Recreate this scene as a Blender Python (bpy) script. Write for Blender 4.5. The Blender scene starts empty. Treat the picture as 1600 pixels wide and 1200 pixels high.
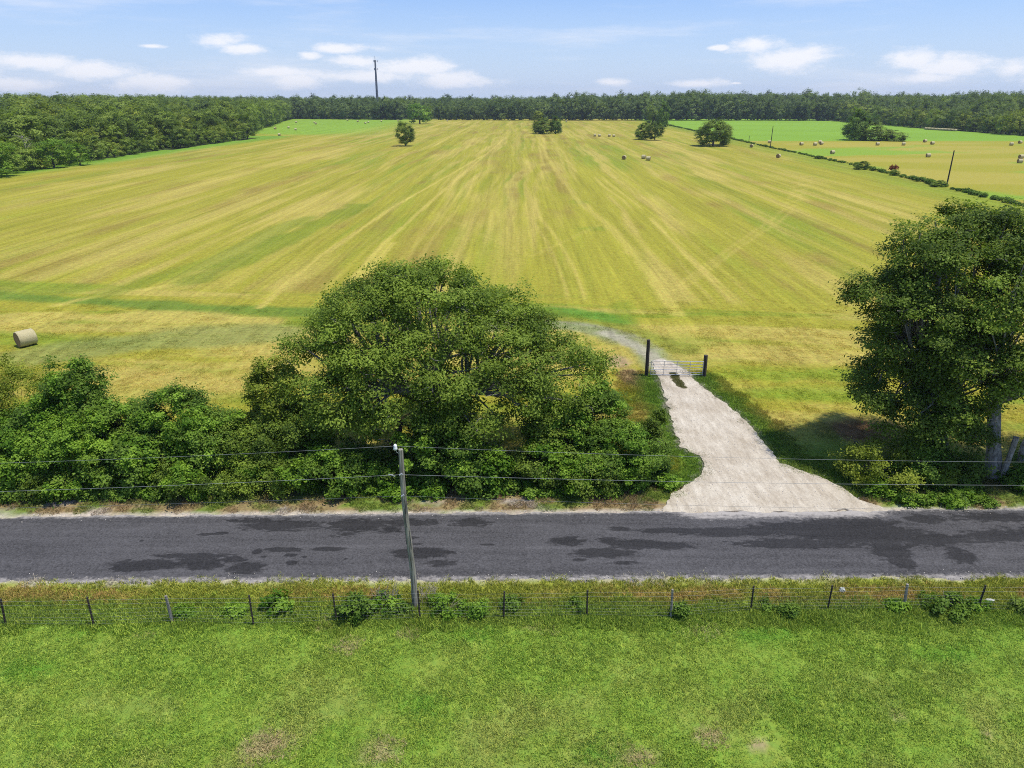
import bpy, math, random
import numpy as np
from mathutils import Vector
from mathutils.geometry import tessellate_polygon

R = math.radians
sc = bpy.context.scene
COL = sc.collection

# ------------------------------------------------------------------ camera, world, sun, exposure
PITCH = R(22.67)
CAM_H = 20.0
FPX = 1070.0                       # focal length in pixels of the 1600 px wide photograph
cam_d = bpy.data.cameras.new('camera')
cam = bpy.data.objects.new('camera', cam_d)
COL.objects.link(cam)
cam.location = (0, 0, CAM_H)
cam.rotation_euler = (R(90) - PITCH, 0, 0)
cam_d.sensor_width = 36.0
cam_d.lens = 36.0 * FPX / 1600.0
cam_d.clip_start = 0.1
cam_d.clip_end = 20000
sc.camera = cam
sc.view_settings.view_transform = 'Standard'
sc.view_settings.look = 'None'
sc.view_settings.exposure = 0.22
sc.view_settings.gamma = 1.0
sc.view_settings.use_curve_mapping = False
sc.cycles.use_denoising = False
sc.cycles.filter_width = 1.0

SUN_EL, SUN_AZ = R(72), R(-14)      # azimuth from +X towards +Y
S_DIR = Vector((math.cos(SUN_EL) * math.cos(SUN_AZ), math.cos(SUN_EL) * math.sin(SUN_AZ), math.sin(SUN_EL)))
sd = bpy.data.lights.new('sun', 'SUN')
sd.energy = 4.0
sd.angle = R(1.0)
sd.color = (1.0, 0.955, 0.88)
sun = bpy.data.objects.new('sun', sd)
COL.objects.link(sun)
sun.rotation_euler = S_DIR.to_track_quat('Z', 'Y').to_euler()

CP, SP = math.cos(PITCH), math.sin(PITCH)


def ray(px, py):
    u = (px - 800.0) / FPX
    v = (py - 600.0) / FPX
    return np.array([u, CP - v * SP, -SP - v * CP])


def at(px, py, z=0.0):
    """world point on the level z seen at a place of the photograph"""
    d = ray(px, py)
    t = (z - CAM_H) / d[2]
    return np.array([d[0] * t, d[1] * t, z])


def atY(px, py, Y):
    """world point on the upright plane y = Y"""
    d = ray(px, py)
    t = Y / d[1]
    return np.array([d[0] * t, Y, CAM_H + d[2] * t])


def sky_dir(px, py):
    d = ray(px, py)
    az = math.atan2(d[0], d[1])
    el = math.atan2(d[2], math.hypot(d[0], d[1]))
    return az, el


def build_world():
    w = bpy.data.worlds.new('World')
    sc.world = w
    w.use_nodes = True
    nt = w.node_tree
    nt.nodes.clear()
    N, L = nt.nodes.new, nt.links.new

    def m(op, a, b=None, c=None, clamp=False):
        n = N('ShaderNodeMath'); n.operation = op; n.use_clamp = clamp
        for i, v in enumerate((a, b, c)):
            if v is None: continue
            if isinstance(v, (int, float)): n.inputs[i].default_value = v
            else: L(v, n.inputs[i])
        return n.outputs[0]

    sky = N('ShaderNodeTexSky'); sky.sky_type = 'NISHITA'; sky.sun_disc = False
    sky.sun_elevation = SUN_EL; sky.sun_rotation = R(90) - SUN_AZ
    sky.altitude = 20; sky.air_density = 1.0; sky.dust_density = 0.6; sky.ozone_density = 1.6
    tc = N('ShaderNodeTexCoord')
    sep = N('ShaderNodeSeparateXYZ'); L(tc.outputs['Generated'], sep.inputs[0])
    x, y, z = sep.outputs
    az = m('ARCTAN2', x, y)
    el = m('ARCSINE', m('MINIMUM', m('MAXIMUM', z, -1.0), 1.0))
    # cloud noise in azimuth / elevation space, wrapped on the direction itself so it has no seam
    cmb = N('ShaderNodeCombineXYZ'); L(x, cmb.inputs[0]); L(y, cmb.inputs[1]); L(m('MULTIPLY', z, 2.6), cmb.inputs[2])
    n1 = N('ShaderNodeTexNoise'); n1.inputs['Scale'].default_value = 16; n1.inputs['Detail'].default_value = 7
    n1.inputs['Roughness'].default_value = 0.68; L(cmb.outputs[0], n1.inputs['Vector'])
    n2 = N('ShaderNodeTexNoise'); n2.inputs['Scale'].default_value = 5.5; n2.inputs['Detail'].default_value = 5
    L(cmb.outputs[0], n2.inputs['Vector'])
    d1 = m('MULTIPLY', m('SUBTRACT', n1.outputs['Fac'], 0.5), 2.3)
    dens = None
    blobs = [(55, 98, 75, 17), (150, 112, 90, 17), (235, 128, 90, 15), (40, 132, 90, 12), (340, 62, 50, 14), (385, 76, 44, 10),
             (475, 128, 60, 15), (430, 112, 70, 8), (560, 96, 60, 12), (640, 104, 80, 19), (715, 126, 85, 16), (530, 76, 70, 9), (236, 72, 22, 4),
             (485, 86, 22, 8), (1180, 70, 50, 17), (1240, 92, 88, 20), (1125, 74, 20, 5), (1150, 130, 10, 2), (955, 129, 30, 7), (1085, 131, 60, 8),
             (1420, 94, 60, 18), (1500, 104, 100, 22), (1590, 106, 60, 20), (1450, 122, 80, 10), (1650, 110, 90, 20), (-60, 105, 90, 22), (560, 120, 120, 12)]
    for (px, py, wx, wy) in blobs:
        a0, e0 = sky_dir(px, py)
        a1, _ = sky_dir(px + wx, py)
        _, e1 = sky_dir(px, py - wy)
        da = m('DIVIDE', m('SUBTRACT', az, a0), abs(a1 - a0) * 1.1)
        de = m('DIVIDE', m('SUBTRACT', el, e0), abs(e1 - e0) * 1.2)
        r = m('SQRT', m('ADD', m('MULTIPLY', da, da), m('MULTIPLY', de, de)))
        g = m('SUBTRACT', 1.0, r)
        dens = g if dens is None else m('MAXIMUM', dens, g)
    dens = m('MAXIMUM', dens, -0.9)
    wl = m('ADD', m('MULTIPLY', dens, 1.05), d1)
    cum = N('ShaderNodeMapRange'); cum.interpolation_type = 'SMOOTHSTEP'
    L(wl, cum.inputs[0]); cum.inputs[1].default_value = 0.0; cum.inputs[2].default_value = 0.85
    # thin high veils everywhere
    cmb2 = N('ShaderNodeCombineXYZ'); L(m('MULTIPLY', az, 1.0), cmb2.inputs[0])
    L(m('MULTIPLY', m('ADD', el, m('MULTIPLY', az, 0.06)), 6.0), cmb2.inputs[1])
    n3 = N('ShaderNodeTexNoise'); n3.inputs['Scale'].default_value = 2.6; n3.inputs['Detail'].default_value = 6
    n3.inputs['Roughness'].default_value = 0.62
    L(cmb.outputs[0], n3.inputs['Vector'])
    mp = N('ShaderNodeMapping'); mp.inputs['Scale'].default_value = (1, 1, 3.2); L(cmb.outputs[0], mp.inputs['Vector'])
    L(mp.outputs[0], n3.inputs['Vector'])
    veil = N('ShaderNodeMapRange'); veil.interpolation_type = 'SMOOTHSTEP'
    L(n3.outputs['Fac'], veil.inputs[0]); veil.inputs[1].default_value = 0.47; veil.inputs[2].default_value = 0.78
    veil.inputs[4].default_value = 0.6
    # sky colour: Nishita toned to the pale blue of the photograph, whiter towards the horizon
    tint = N('ShaderNodeMix'); tint.data_type = 'RGBA'; tint.blend_type = 'MULTIPLY'; tint.inputs[0].default_value = 1.0
    L(sky.outputs[0], tint.inputs[6]); tint.inputs[7].default_value = (0.44, 0.62, 0.95, 1)
    base = tint.outputs[2]
    # horizon haze
    hz = m('SUBTRACT', 1.0, m('MULTIPLY', m('ABSOLUTE', el), 6.0), clamp=True)
    hm = N('ShaderNodeMix'); hm.data_type = 'RGBA'
    L(m('MULTIPLY', hz, SKY_HZ), hm.inputs[0]); L(base, hm.inputs[6]); hm.inputs[7].default_value = SKY_HC
    cm = N('ShaderNodeMix'); cm.data_type = 'RGBA'
    L(veil.outputs[0], cm.inputs[0]); L(hm.outputs[2], cm.inputs[6]); cm.inputs[7].default_value = tuple(0.97 * c for c in SKY_CLOUD[:3]) + (1,)
    cm2 = N('ShaderNodeMix'); cm2.data_type = 'RGBA'
    L(m('MULTIPLY', cum.outputs[0], 0.92), cm2.inputs[0]); L(cm.outputs[2], cm2.inputs[6]); cm2.inputs[7].default_value = SKY_CLOUD
    bg = N('ShaderNodeBackground'); bg.inputs['Strength'].default_value = SKY_STR
    L(cm2.outputs[2], bg.inputs['Color'])
    out = N('ShaderNodeOutputWorld'); L(bg.outputs[0], out.inputs['Surface'])


SKY_STR = 0.15
SKY_HZ = 0.85
SKY_HC = (3.95, 4.6, 5.8, 1)
SKY_CLOUD = (5.75, 5.8, 6.1, 1)
build_world()

# ------------------------------------------------------------------ noise
def _hash(i, j, s):
    with np.errstate(over='ignore'):
        h = (i.astype(np.uint32) * np.uint32(374761393) + j.astype(np.uint32) * np.uint32(668265263) + np.uint32((s * 974634777 + 12345) & 0xffffffff))
        h = (h ^ (h >> np.uint32(13))) * np.uint32(1274126177)
        h = h ^ (h >> np.uint32(16))
    return h.astype(np.float64) / 4294967295.0


def vnoise(x, y, s=0):
    x = np.asarray(x, float); y = np.asarray(y, float)
    i = np.floor(x).astype(np.int64); j = np.floor(y).astype(np.int64)
    fx, fy = x - i, y - j
    fx = fx * fx * (3 - 2 * fx); fy = fy * fy * (3 - 2 * fy)
    a, b = _hash(i, j, s), _hash(i + 1, j, s)
    c, d = _hash(i, j + 1, s), _hash(i + 1, j + 1, s)
    return (a * (1 - fx) + b * fx) * (1 - fy) + (c * (1 - fx) + d * fx) * fy


def fbm(x, y, s=0, o=4):
    t = 0; a = 0.5; n = 0
    for k in range(o):
        t = t + a * vnoise(x * 2 ** k, y * 2 ** k, s + k * 7); n += a; a *= 0.5
    return t / n


def sstep(a, b, v):
    t = np.clip((v - a) / (b - a), 0, 1)
    return t * t * (3 - 2 * t)


def mixc(c, col, f):
    f = np.asarray(f)[..., None]
    return c * (1 - f) + np.asarray(col) * f


# ------------------------------------------------------------------ mesh helpers
def fast_mesh(name, V, F, attrs=None, smooth=False):
    """V (n,3), F (m,k) with one k; attrs: {name: (type, domain, array)}"""
    V = np.asarray(V, np.float32); F = np.asarray(F, np.int32)
    me = bpy.data.meshes.new(name)
    m_, k = F.shape
    me.vertices.add(len(V)); me.vertices.foreach_set('co', V.ravel())
    me.loops.add(m_ * k); me.loops.foreach_set('vertex_index', F.ravel())
    me.polygons.add(m_)
    me.polygons.foreach_set('loop_start', np.arange(0, m_ * k, k, dtype=np.int32))
    me.polygons.foreach_set('loop_total', np.full(m_, k, np.int32))
    if smooth: me.polygons.foreach_set('use_smooth', np.ones(m_, bool))
    me.update(calc_edges=True)
    put_attrs(me, attrs)
    return me


def put_attrs(me, attrs):
    for an, (ty, dom, arr) in (attrs or {}).items():
        a = me.attributes.new(an, ty, dom)
        if ty == 'FLOAT': a.data.foreach_set('value', np.asarray(arr, np.float32).ravel())
        elif ty == 'FLOAT_VECTOR': a.data.foreach_set('vector', np.asarray(arr, np.float32).ravel())
        elif ty == 'FLOAT_COLOR':
            arr = np.asarray(arr, np.float32)
            if arr.shape[1] == 3: arr = np.concatenate([arr, np.ones((len(arr), 1), np.float32)], 1)
            a.data.foreach_set('color', arr.ravel())


def link(name, me, mat=None, parent=None, loc=None):
    o = bpy.data.objects.new(name, me)
    COL.objects.link(o)
    if mat is not None and me is not None and len(me.materials) == 0: me.materials.append(mat)
    if parent is not None: o.parent = parent
    if loc is not None: o.location = loc
    return o


def tag(o, label=None, cat=None, group=None, kind=None):
    if label: o['label'] = label
    if cat: o['category'] = cat
    if group: o['group'] = group
    if kind: o['kind'] = kind
    return o


def empty(name, loc=(0, 0, 0), rz=0.0):
    o = bpy.data.objects.new(name, None)
    o.empty_display_size = 0.3
    COL.objects.link(o)
    o.location = loc; o.rotation_euler = (0, 0, rz)
    return o


class MB:
    """collects tubes and boxes into one mesh (quads and tris via from_pydata)"""
    def __init__(s): s.v = []; s.f = []

    def tube(s, pts, rad, n=8, caps=True, jit=0.0, rng=None):
        pts = [Vector(p) for p in pts]
        if not hasattr(rad, '__len__'): rad = [rad] * len(pts)
        b0 = len(s.v)
        prev = None
        for i, p in enumerate(pts):
            d = (pts[min(i + 1, len(pts) - 1)] - pts[max(i - 1, 0)]).normalized()
            if prev is None:
                a = Vector((1, 0, 0)) if abs(d.x) < 0.8 else Vector((0, 1, 0))
            else: a = prev
            u = (a - d * a.dot(d)).normalized(); w = d.cross(u); prev = u
            for k in range(n):
                t = 2 * math.pi * k / n
                r = rad[i] * (1 + (rng.uniform(-jit, jit) if rng else 0))
                s.v.append(p + (u * math.cos(t) + w * math.sin(t)) * r)
        for i in range(len(pts) - 1):
            for k in range(n):
                a = b0 + i * n + k; b = b0 + i * n + (k + 1) % n
                s.f.append((a, b, b + n, a + n))
        if caps:
            s.f.append(tuple(b0 + k for k in range(n - 1, -1, -1)))
            e = b0 + (len(pts) - 1) * n
            s.f.append(tuple(e + k for k in range(n)))
        return s

    def box(s, c, size, rz=0.0):
        c = Vector(c); x, y, z = [q / 2 for q in size]; b = len(s.v)
        ca, sa = math.cos(rz), math.sin(rz)
        for dz in (-z, z):
            for dx, dy in ((-x, -y), (x, -y), (x, y), (-x, y)):
                s.v.append(c + Vector((dx * ca - dy * sa, dx * sa + dy * ca, dz)))
        for q in ((0, 3, 2, 1), (4, 5, 6, 7), (0, 1, 5, 4), (1, 2, 6, 5), (2, 3, 7, 6), (3, 0, 4, 7)):
            s.f.append(tuple(b + i for i in q))
        return s

    def build(s, name, mat, parent=None, smooth=False, loc=None):
        me = bpy.data.meshes.new(name)
        me.from_pydata([tuple(v) for v in s.v], [], s.f)
        if smooth: me.polygons.foreach_set('use_smooth', [True] * len(me.polygons))
        me.update()
        return link(name, me, mat, parent, loc)


# ------------------------------------------------------------------ materials
def newmat(name):
    m = bpy.data.materials.new(name); m.use_nodes = True
    m.node_tree.nodes.clear()
    return m, m.node_tree.nodes.new, m.node_tree.links.new


def mathn(N, L):
    def m(op, a, b=None, clamp=False):
        n = N('ShaderNodeMath'); n.operation = op; n.use_clamp = clamp
        for i, v in enumerate((a, b)):
            if v is None: continue
            if isinstance(v, (int, float)): n.inputs[i].default_value = v
            else: L(v, n.inputs[i])
        return n.outputs[0]
    return m


def noise_n(N, L, vec, scale, detail=4, rough=0.55):
    n = N('ShaderNodeTexNoise'); n.inputs['Scale'].default_value = scale; n.inputs['Detail'].default_value = detail
    n.inputs['Roughness'].default_value = rough
    if vec is not None: L(vec, n.inputs['Vector'])
    return n.outputs['Fac']


def mul_col(N, L, col, fac):
    mx = N('ShaderNodeVectorMath'); mx.operation = 'SCALE'
    L(col, mx.inputs[0])
    if isinstance(fac, (int, float)): mx.inputs['Scale'].default_value = fac
    else: L(fac, mx.inputs['Scale'])
    return mx.outputs[0]


def leaf_mat(name, dark, light, rough=0.55, trans=0.36, vary=0.25, ns=0.45, na=0.5):
    m, N, L = newmat(name); ma = mathn(N, L)
    at_ = N('ShaderNodeAttribute'); at_.attribute_name = 'v'
    oi = N('ShaderNodeObjectInfo')
    geo = N('ShaderNodeNewGeometry')
    nz = noise_n(N, L, geo.outputs['Position'], ns, 2)
    v = ma('ADD', at_.outputs['Fac'], ma('MULTIPLY', ma('SUBTRACT', oi.outputs['Random'], 0.5), vary))
    v = ma('ADD', v, ma('MULTIPLY', ma('SUBTRACT', nz, 0.5), na))
    mx = N('ShaderNodeMix'); mx.data_type = 'RGBA'; mx.clamp_factor = True
    L(v, mx.inputs[0]); mx.inputs[6].default_value = (*dark, 1); mx.inputs[7].default_value = (*light, 1)
    p = N('ShaderNodeBsdfPrincipled'); L(mx.outputs[2], p.inputs['Base Color'])
    p.inputs['Roughness'].default_value = rough; p.inputs['Specular IOR Level'].default_value = 0.12
    t = N('ShaderNodeBsdfTranslucent')
    g = N('ShaderNodeMix'); g.data_type = 'RGBA'; g.blend_type = 'MULTIPLY'; g.inputs[0].default_value = 1
    L(mx.outputs[2], g.inputs[6]); g.inputs[7].default_value = (1.25, 1.35, 0.55, 1)
    L(g.outputs[2], t.inputs['Color'])
    ms = N('ShaderNodeMixShader'); ms.inputs[0].default_value = trans
    L(p.outputs[0], ms.inputs[1]); L(t.outputs[0], ms.inputs[2])
    o = N('ShaderNodeOutputMaterial'); L(ms.outputs[0], o.inputs['Surface'])
    return m


def ground_mat(name, rows=False, bump=0.5, rowscale=(1.4, 0.05), contrast=0.55):
    """colour comes from the 'tint' map of the real ground; fine grain from noise"""
    m, N, L = newmat(name); ma = mathn(N, L)
    at_ = N('ShaderNodeAttribute'); at_.attribute_name = 'tint'
    geo = N('ShaderNodeNewGeometry')
    pos = geo.outputs['Position']
    n1 = noise_n(N, L, pos, 5.5, 5, 0.75)
    n2 = noise_n(N, L, pos, 1.7, 5, 0.7)
    f = ma('ADD', ma('MULTIPLY', ma('SUBTRACT', n1, 0.5), contrast * 2.6), ma('MULTIPLY', ma('SUBTRACT', n2, 0.5), contrast * 1.5))
    if rows:
        mp = N('ShaderNodeMapping'); mp.inputs['Rotation'].default_value = (0, 0, R(1.7)); mp.inputs['Scale'].default_value = (rowscale[0], rowscale[1], 1)
        L(pos, mp.inputs['Vector'])
        n3 = noise_n(N, L, mp.outputs[0], 1.0, 5, 0.7)
        mp2 = N('ShaderNodeMapping'); mp2.inputs['Scale'].default_value = (0.5, 1.6, 1); L(pos, mp2.inputs['Vector'])
        n4 = noise_n(N, L, mp2.outputs[0], 1.0, 4, 0.7)
        f = ma('ADD', f, ma('MULTIPLY', ma('SUBTRACT', n3, 0.5), contrast * 1.3))
        f = ma('ADD', f, ma('MULTIPLY', ma('SUBTRACT', n4, 0.5), contrast * 0.7))
        mp3 = N('ShaderNodeMapping'); mp3.inputs['Rotation'].default_value = (0, 0, R(1.7)); mp3.inputs['Scale'].default_value = (0.42, 0.006, 1)
        L(pos, mp3.inputs['Vector'])
        n6 = noise_n(N, L, mp3.outputs[0], 1.0, 5, 0.75)
        f = ma('ADD', f, ma('MULTIPLY', ma('SUBTRACT', n6, 0.5), contrast * 1.7))
    k = ma('MAXIMUM', ma('ADD', f, 1.0), 0.35)
    col = mul_col(N, L, at_.outputs['Color'], k)
    # hue wander: green versus straw
    n5 = noise_n(N, L, pos, 3.1, 4, 0.7)
    hs = N('ShaderNodeHueSaturation')
    L(ma('ADD', 0.5, ma('MULTIPLY', ma('SUBTRACT', n5, 0.5), 0.10)), hs.inputs['Hue']); L(col, hs.inputs['Color'])
    p = N('ShaderNodeBsdfPrincipled'); L(hs.outputs[0], p.inputs['Base Color']); p.inputs['Roughness'].default_value = 0.95
    p.inputs['Specular IOR Level'].default_value = 0.1
    b = N('ShaderNodeBump'); b.inputs['Strength'].default_value = bump; b.inputs['Distance'].default_value = 0.12
    L(ma('ADD', n1, n2), b.inputs['Height']); L(b.outputs[0], p.inputs['Normal'])
    o = N('ShaderNodeOutputMaterial'); L(p.outputs[0], o.inputs['Surface'])
    return m


def blade_mat(name, trans=0.3):
    m, N, L = newmat(name); ma = mathn(N, L)
    ai = N('ShaderNodeAttribute'); ai.attribute_name = 'tint'; ai.attribute_type = 'INSTANCER'
    av = N('ShaderNodeAttribute'); av.attribute_name = 'v'
    geo = N('ShaderNodeNewGeometry')
    n = noise_n(N, L, geo.outputs['Position'], 1.7, 3)
    k = ma('ADD', 0.40, ma('ADD', ma('MULTIPLY', av.outputs['Fac'], 1.45), ma('MULTIPLY', ma('SUBTRACT', n, 0.5), 0.25)))
    col = mul_col(N, L, ai.outputs['Color'], k)
    hs = N('ShaderNodeHueSaturation')
    L(ma('ADD', 0.5, ma('MULTIPLY', ma('SUBTRACT', av.outputs['Fac'], 0.5), -0.07)), hs.inputs['Hue']); L(col, hs.inputs['Color'])
    p = N('ShaderNodeBsdfPrincipled'); L(hs.outputs[0], p.inputs['Base Color']); p.inputs['Roughness'].default_value = 0.7
    p.inputs['Specular IOR Level'].default_value = 0.25
    t = N('ShaderNodeBsdfTranslucent'); L(hs.outputs[0], t.inputs['Color'])
    ms = N('ShaderNodeMixShader'); ms.inputs[0].default_value = trans
    L(p.outputs[0], ms.inputs[1]); L(t.outputs[0], ms.inputs[2])
    o = N('ShaderNodeOutputMaterial'); L(ms.outputs[0], o.inputs['Surface'])
    return m


def rough_mat(name, c1, c2, scale=6, rough=0.85, bump=0.4, stretch=(1, 1, 1), metal=0.0, dist=0.03, obj=True):
    m, N, L = newmat(name)
    tc = N('ShaderNodeTexCoord'); mp = N('ShaderNodeMapping'); mp.inputs['Scale'].default_value = stretch
    L(tc.outputs['Object'], mp.inputs['Vector'])
    n = noise_n(N, L, mp.outputs[0], scale, 6, 0.65)
    r = N('ShaderNodeMapRange'); L(n, r.inputs[0]); r.inputs[1].default_value = 0.32; r.inputs[2].default_value = 0.68
    mx = N('ShaderNodeMix'); mx.data_type = 'RGBA'; L(r.outputs[0], mx.inputs[0])
    mx.inputs[6].default_value = (*c1, 1); mx.inputs[7].default_value = (*c2, 1)
    p = N('ShaderNodeBsdfPrincipled'); L(mx.outputs[2], p.inputs['Base Color']); p.inputs['Roughness'].default_value = rough
    p.inputs['Metallic'].default_value = metal
    b = N('ShaderNodeBump'); b.inputs['Strength'].default_value = bump; b.inputs['Distance'].default_value = dist
    L(n, b.inputs['Height']); L(b.outputs[0], p.inputs['Normal'])
    o = N('ShaderNodeOutputMaterial'); L(p.outputs[0], o.inputs['Surface'])
    return m


def road_mat():
    m, N, L = newmat('asphalt'); ma = mathn(N, L)
    geo = N('ShaderNodeNewGeometry'); pos = geo.outputs['Position']
    w = N('ShaderNodeAttribute'); w.attribute_name = 'wet_dark'
    e = N('ShaderNodeAttribute'); e.attribute_name = 'edge'
    mp = N('ShaderNodeMapping'); mp.inputs['Scale'].default_value = (1.6, 4.2, 1); L(pos, mp.inputs['Vector'])
    nw = noise_n(N, L, mp.outputs[0], 1.0, 7, 0.62)
    grain = noise_n(N, L, pos, 11, 4, 0.9)
    grain2 = noise_n(N, L, pos, 4.5, 3, 0.8)
    mp2 = N('ShaderNodeMapping'); mp2.inputs['Scale'].default_value = (0.09, 1.7, 1); L(pos, mp2.inputs['Vector'])
    band = noise_n(N, L, mp2.outputs[0], 1.0, 4, 0.6)
    big = noise_n(N, L, pos, 0.5, 4, 0.6)
    k = ma('ADD', 1.0, ma('ADD', ma('MULTIPLY', ma('SUBTRACT', grain, 0.5), 3.0), ma('MULTIPLY', ma('SUBTRACT', band, 0.5), 1.0)))
    k = ma('ADD', k, ma('MULTIPLY', ma('SUBTRACT', big, 0.5), 0.5))
    k = ma('MAXIMUM', ma('ADD', k, ma('MULTIPLY', ma('SUBTRACT', grain2, 0.5), 0.7)), 0.3)
    c = N('ShaderNodeCombineColor'); c.inputs[0].default_value = 0.076; c.inputs[1].default_value = 0.073; c.inputs[2].default_value = 0.072
    col = mul_col(N, L, c.outputs[0], k)
    wv = ma('ADD', w.outputs['Fac'], ma('MULTIPLY', ma('SUBTRACT', nw, 0.5), 0.95))
    wr = N('ShaderNodeMapRange'); wr.interpolation_type = 'SMOOTHSTEP'; L(wv, wr.inputs[0]); wr.inputs[1].default_value = 0.40; wr.inputs[2].default_value = 0.57
    mx = N('ShaderNodeMix'); mx.data_type = 'RGBA'; L(wr.outputs[0], mx.inputs[0]); L(col, mx.inputs[6])
    L(mul_col(N, L, col, 0.42), mx.inputs[7])
    ev = ma('ADD', e.outputs['Fac'], ma('MULTIPLY', ma('SUBTRACT', ma('ADD', ma('MULTIPLY', grain2, 0.5), ma('MULTIPLY', nw, 0.5)), 0.5), 1.6))
    er = N('ShaderNodeMapRange'); er.interpolation_type = 'SMOOTHSTEP'; L(ev, er.inputs[0]); er.inputs[1].default_value = 0.35; er.inputs[2].default_value = 0.95
    mx2 = N('ShaderNodeMix'); mx2.data_type = 'RGBA'; L(er.outputs[0], mx2.inputs[0]); L(mx.outputs[2], mx2.inputs[6])
    mx2.inputs[7].default_value = (0.37, 0.34, 0.30, 1)
    p = N('ShaderNodeBsdfPrincipled'); L(mx2.outputs[2], p.inputs['Base Color'])
    L(ma('SUBTRACT', 0.93, ma('MULTIPLY', wr.outputs[0], 0.18)), p.inputs['Roughness'])
    p.inputs['Specular IOR Level'].default_value = 0.15
    b = N('ShaderNodeBump'); b.inputs['Strength'].default_value = 0.5; b.inputs['Distance'].default_value = 0.012
    L(grain, b.inputs['Height']); L(b.outputs[0], p.inputs['Normal'])
    o = N('ShaderNodeOutputMaterial'); L(p.outputs[0], o.inputs['Surface'])
    return m


def drive_mat():
    m, N, L = newmat('crushed_limestone'); ma = mathn(N, L)
    geo = N('ShaderNodeNewGeometry'); pos = geo.outputs['Position']
    g1 = noise_n(N, L, pos, 9, 4, 0.85); dm = N('ShaderNodeMapping'); dm.inputs['Rotation'].default_value = (0, 0, R(14)); dm.inputs['Scale'].default_value = (2.6, 0.55, 1); L(pos, dm.inputs['Vector']); g2 = noise_n(N, L, dm.outputs[0], 1.0, 6, 0.75); g3 = noise_n(N, L, pos, 0.45, 4, 0.6)
    k = ma('ADD', 1.0, ma('ADD', ma('MULTIPLY', ma('SUBTRACT', g1, 0.5), 1.1), ma('MULTIPLY', ma('SUBTRACT', g2, 0.5), 0.5)))
    c = N('ShaderNodeMix'); c.data_type = 'RGBA'
    r = N('ShaderNodeMapRange'); L(ma('ADD', ma('MULTIPLY', g2, 0.5), ma('MULTIPLY', g3, 0.5)), r.inputs[0]); r.inputs[1].default_value = 0.38; r.inputs[2].default_value = 0.62
    L(r.outputs[0], c.inputs[0]); c.inputs[6].default_value = (0.39, 0.325, 0.230, 1); c.inputs[7].default_value = (0.54, 0.480, 0.370, 1)
    col = mul_col(N, L, c.outputs[2], k)
    p = N('ShaderNodeBsdfPrincipled'); L(col, p.inputs['Base Color']); p.inputs['Roughness'].default_value = 0.95
    b = N('ShaderNodeBump'); b.inputs['Strength'].default_value = 0.6; b.inputs['Distance'].default_value = 0.03
    L(ma('ADD', g1, ma('MULTIPLY', g2, 1.5)), b.inputs['Height']); L(b.outputs[0], p.inputs['Normal'])
    o = N('ShaderNodeOutputMaterial'); L(p.outputs[0], o.inputs['Surface'])
    return m


M = {}
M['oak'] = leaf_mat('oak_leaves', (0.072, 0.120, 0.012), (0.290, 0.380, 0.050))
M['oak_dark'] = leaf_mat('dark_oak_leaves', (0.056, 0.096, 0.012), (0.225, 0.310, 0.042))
M['vine'] = leaf_mat('vine_leaves', (0.080, 0.170, 0.012), (0.300, 0.450, 0.050))
M['shrub'] = leaf_mat('shrub_leaves', (0.052, 0.105, 0.012), (0.210, 0.320, 0.042))
M['yellow'] = leaf_mat('yellow_green_leaves', (0.125, 0.170, 0.014), (0.340, 0.385, 0.050))
M['bright_yellow'] = leaf_mat('bright_leaves', (0.14, 0.20, 0.02), (0.32, 0.36, 0.04))
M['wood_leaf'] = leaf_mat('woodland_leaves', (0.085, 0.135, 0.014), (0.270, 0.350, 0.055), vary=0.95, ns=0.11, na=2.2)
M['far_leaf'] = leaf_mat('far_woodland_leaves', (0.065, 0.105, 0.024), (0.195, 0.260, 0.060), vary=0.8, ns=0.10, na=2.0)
M['bark'] = rough_mat('grey_bark', (0.10, 0.085, 0.07), (0.30, 0.27, 0.235), 5, 0.9, 0.8, (1, 1, 0.35))
M['pale_bark'] = rough_mat('pale_bark', (0.11, 0.09, 0.065), (0.46, 0.41, 0.335), 7, 0.9, 0.8, (1, 1, 0.5))
M['dark_bark'] = rough_mat('dark_bark', (0.035, 0.03, 0.024), (0.11, 0.095, 0.08), 5, 0.9, 0.6, (1, 1, 0.4))
M['pole_wood'] = rough_mat('weathered_pole_wood', (0.07, 0.055, 0.038), (0.46, 0.42, 0.32), 16, 0.9, 0.9, (1, 1, 0.06))
M['dark_post'] = rough_mat('creosoted_wood', (0.022, 0.018, 0.014), (0.07, 0.055, 0.042), 8, 0.85, 0.6, (1, 1, 0.15))
M['grey_post'] = rough_mat('grey_post_wood', (0.14, 0.12, 0.10), (0.36, 0.33, 0.28), 9, 0.9, 0.6, (1, 1, 0.12))
M['steel_post'] = rough_mat('rusty_post_steel', (0.022, 0.018, 0.017), (0.055, 0.038, 0.030), 14, 0.7, 0.2)
M['galv'] = rough_mat('galvanised_steel', (0.42, 0.43, 0.44), (0.58, 0.59, 0.60), 10, 0.45, 0.1, metal=0.5)
M['wire'] = rough_mat('wire_metal', (0.20, 0.205, 0.20), (0.30, 0.31, 0.30), 3, 0.5, 0.0)
M['thin_wire'] = rough_mat('fence_wire', (0.22, 0.22, 0.20), (0.34, 0.34, 0.32), 3, 0.6, 0.0)
M['porcelain'] = rough_mat('white_porcelain', (0.78, 0.78, 0.76), (0.85, 0.85, 0.84), 4, 0.25, 0.0)
M['hay'] = rough_mat('hay', (0.36, 0.30, 0.14), (0.60, 0.53, 0.30), 16, 0.95, 0.8, (1.6, 1, 1), dist=0.05)
M['hay_end'] = rough_mat('hay_end', (0.19, 0.12, 0.05), (0.36, 0.25, 0.11), 14, 0.95, 0.9, dist=0.05)
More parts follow.
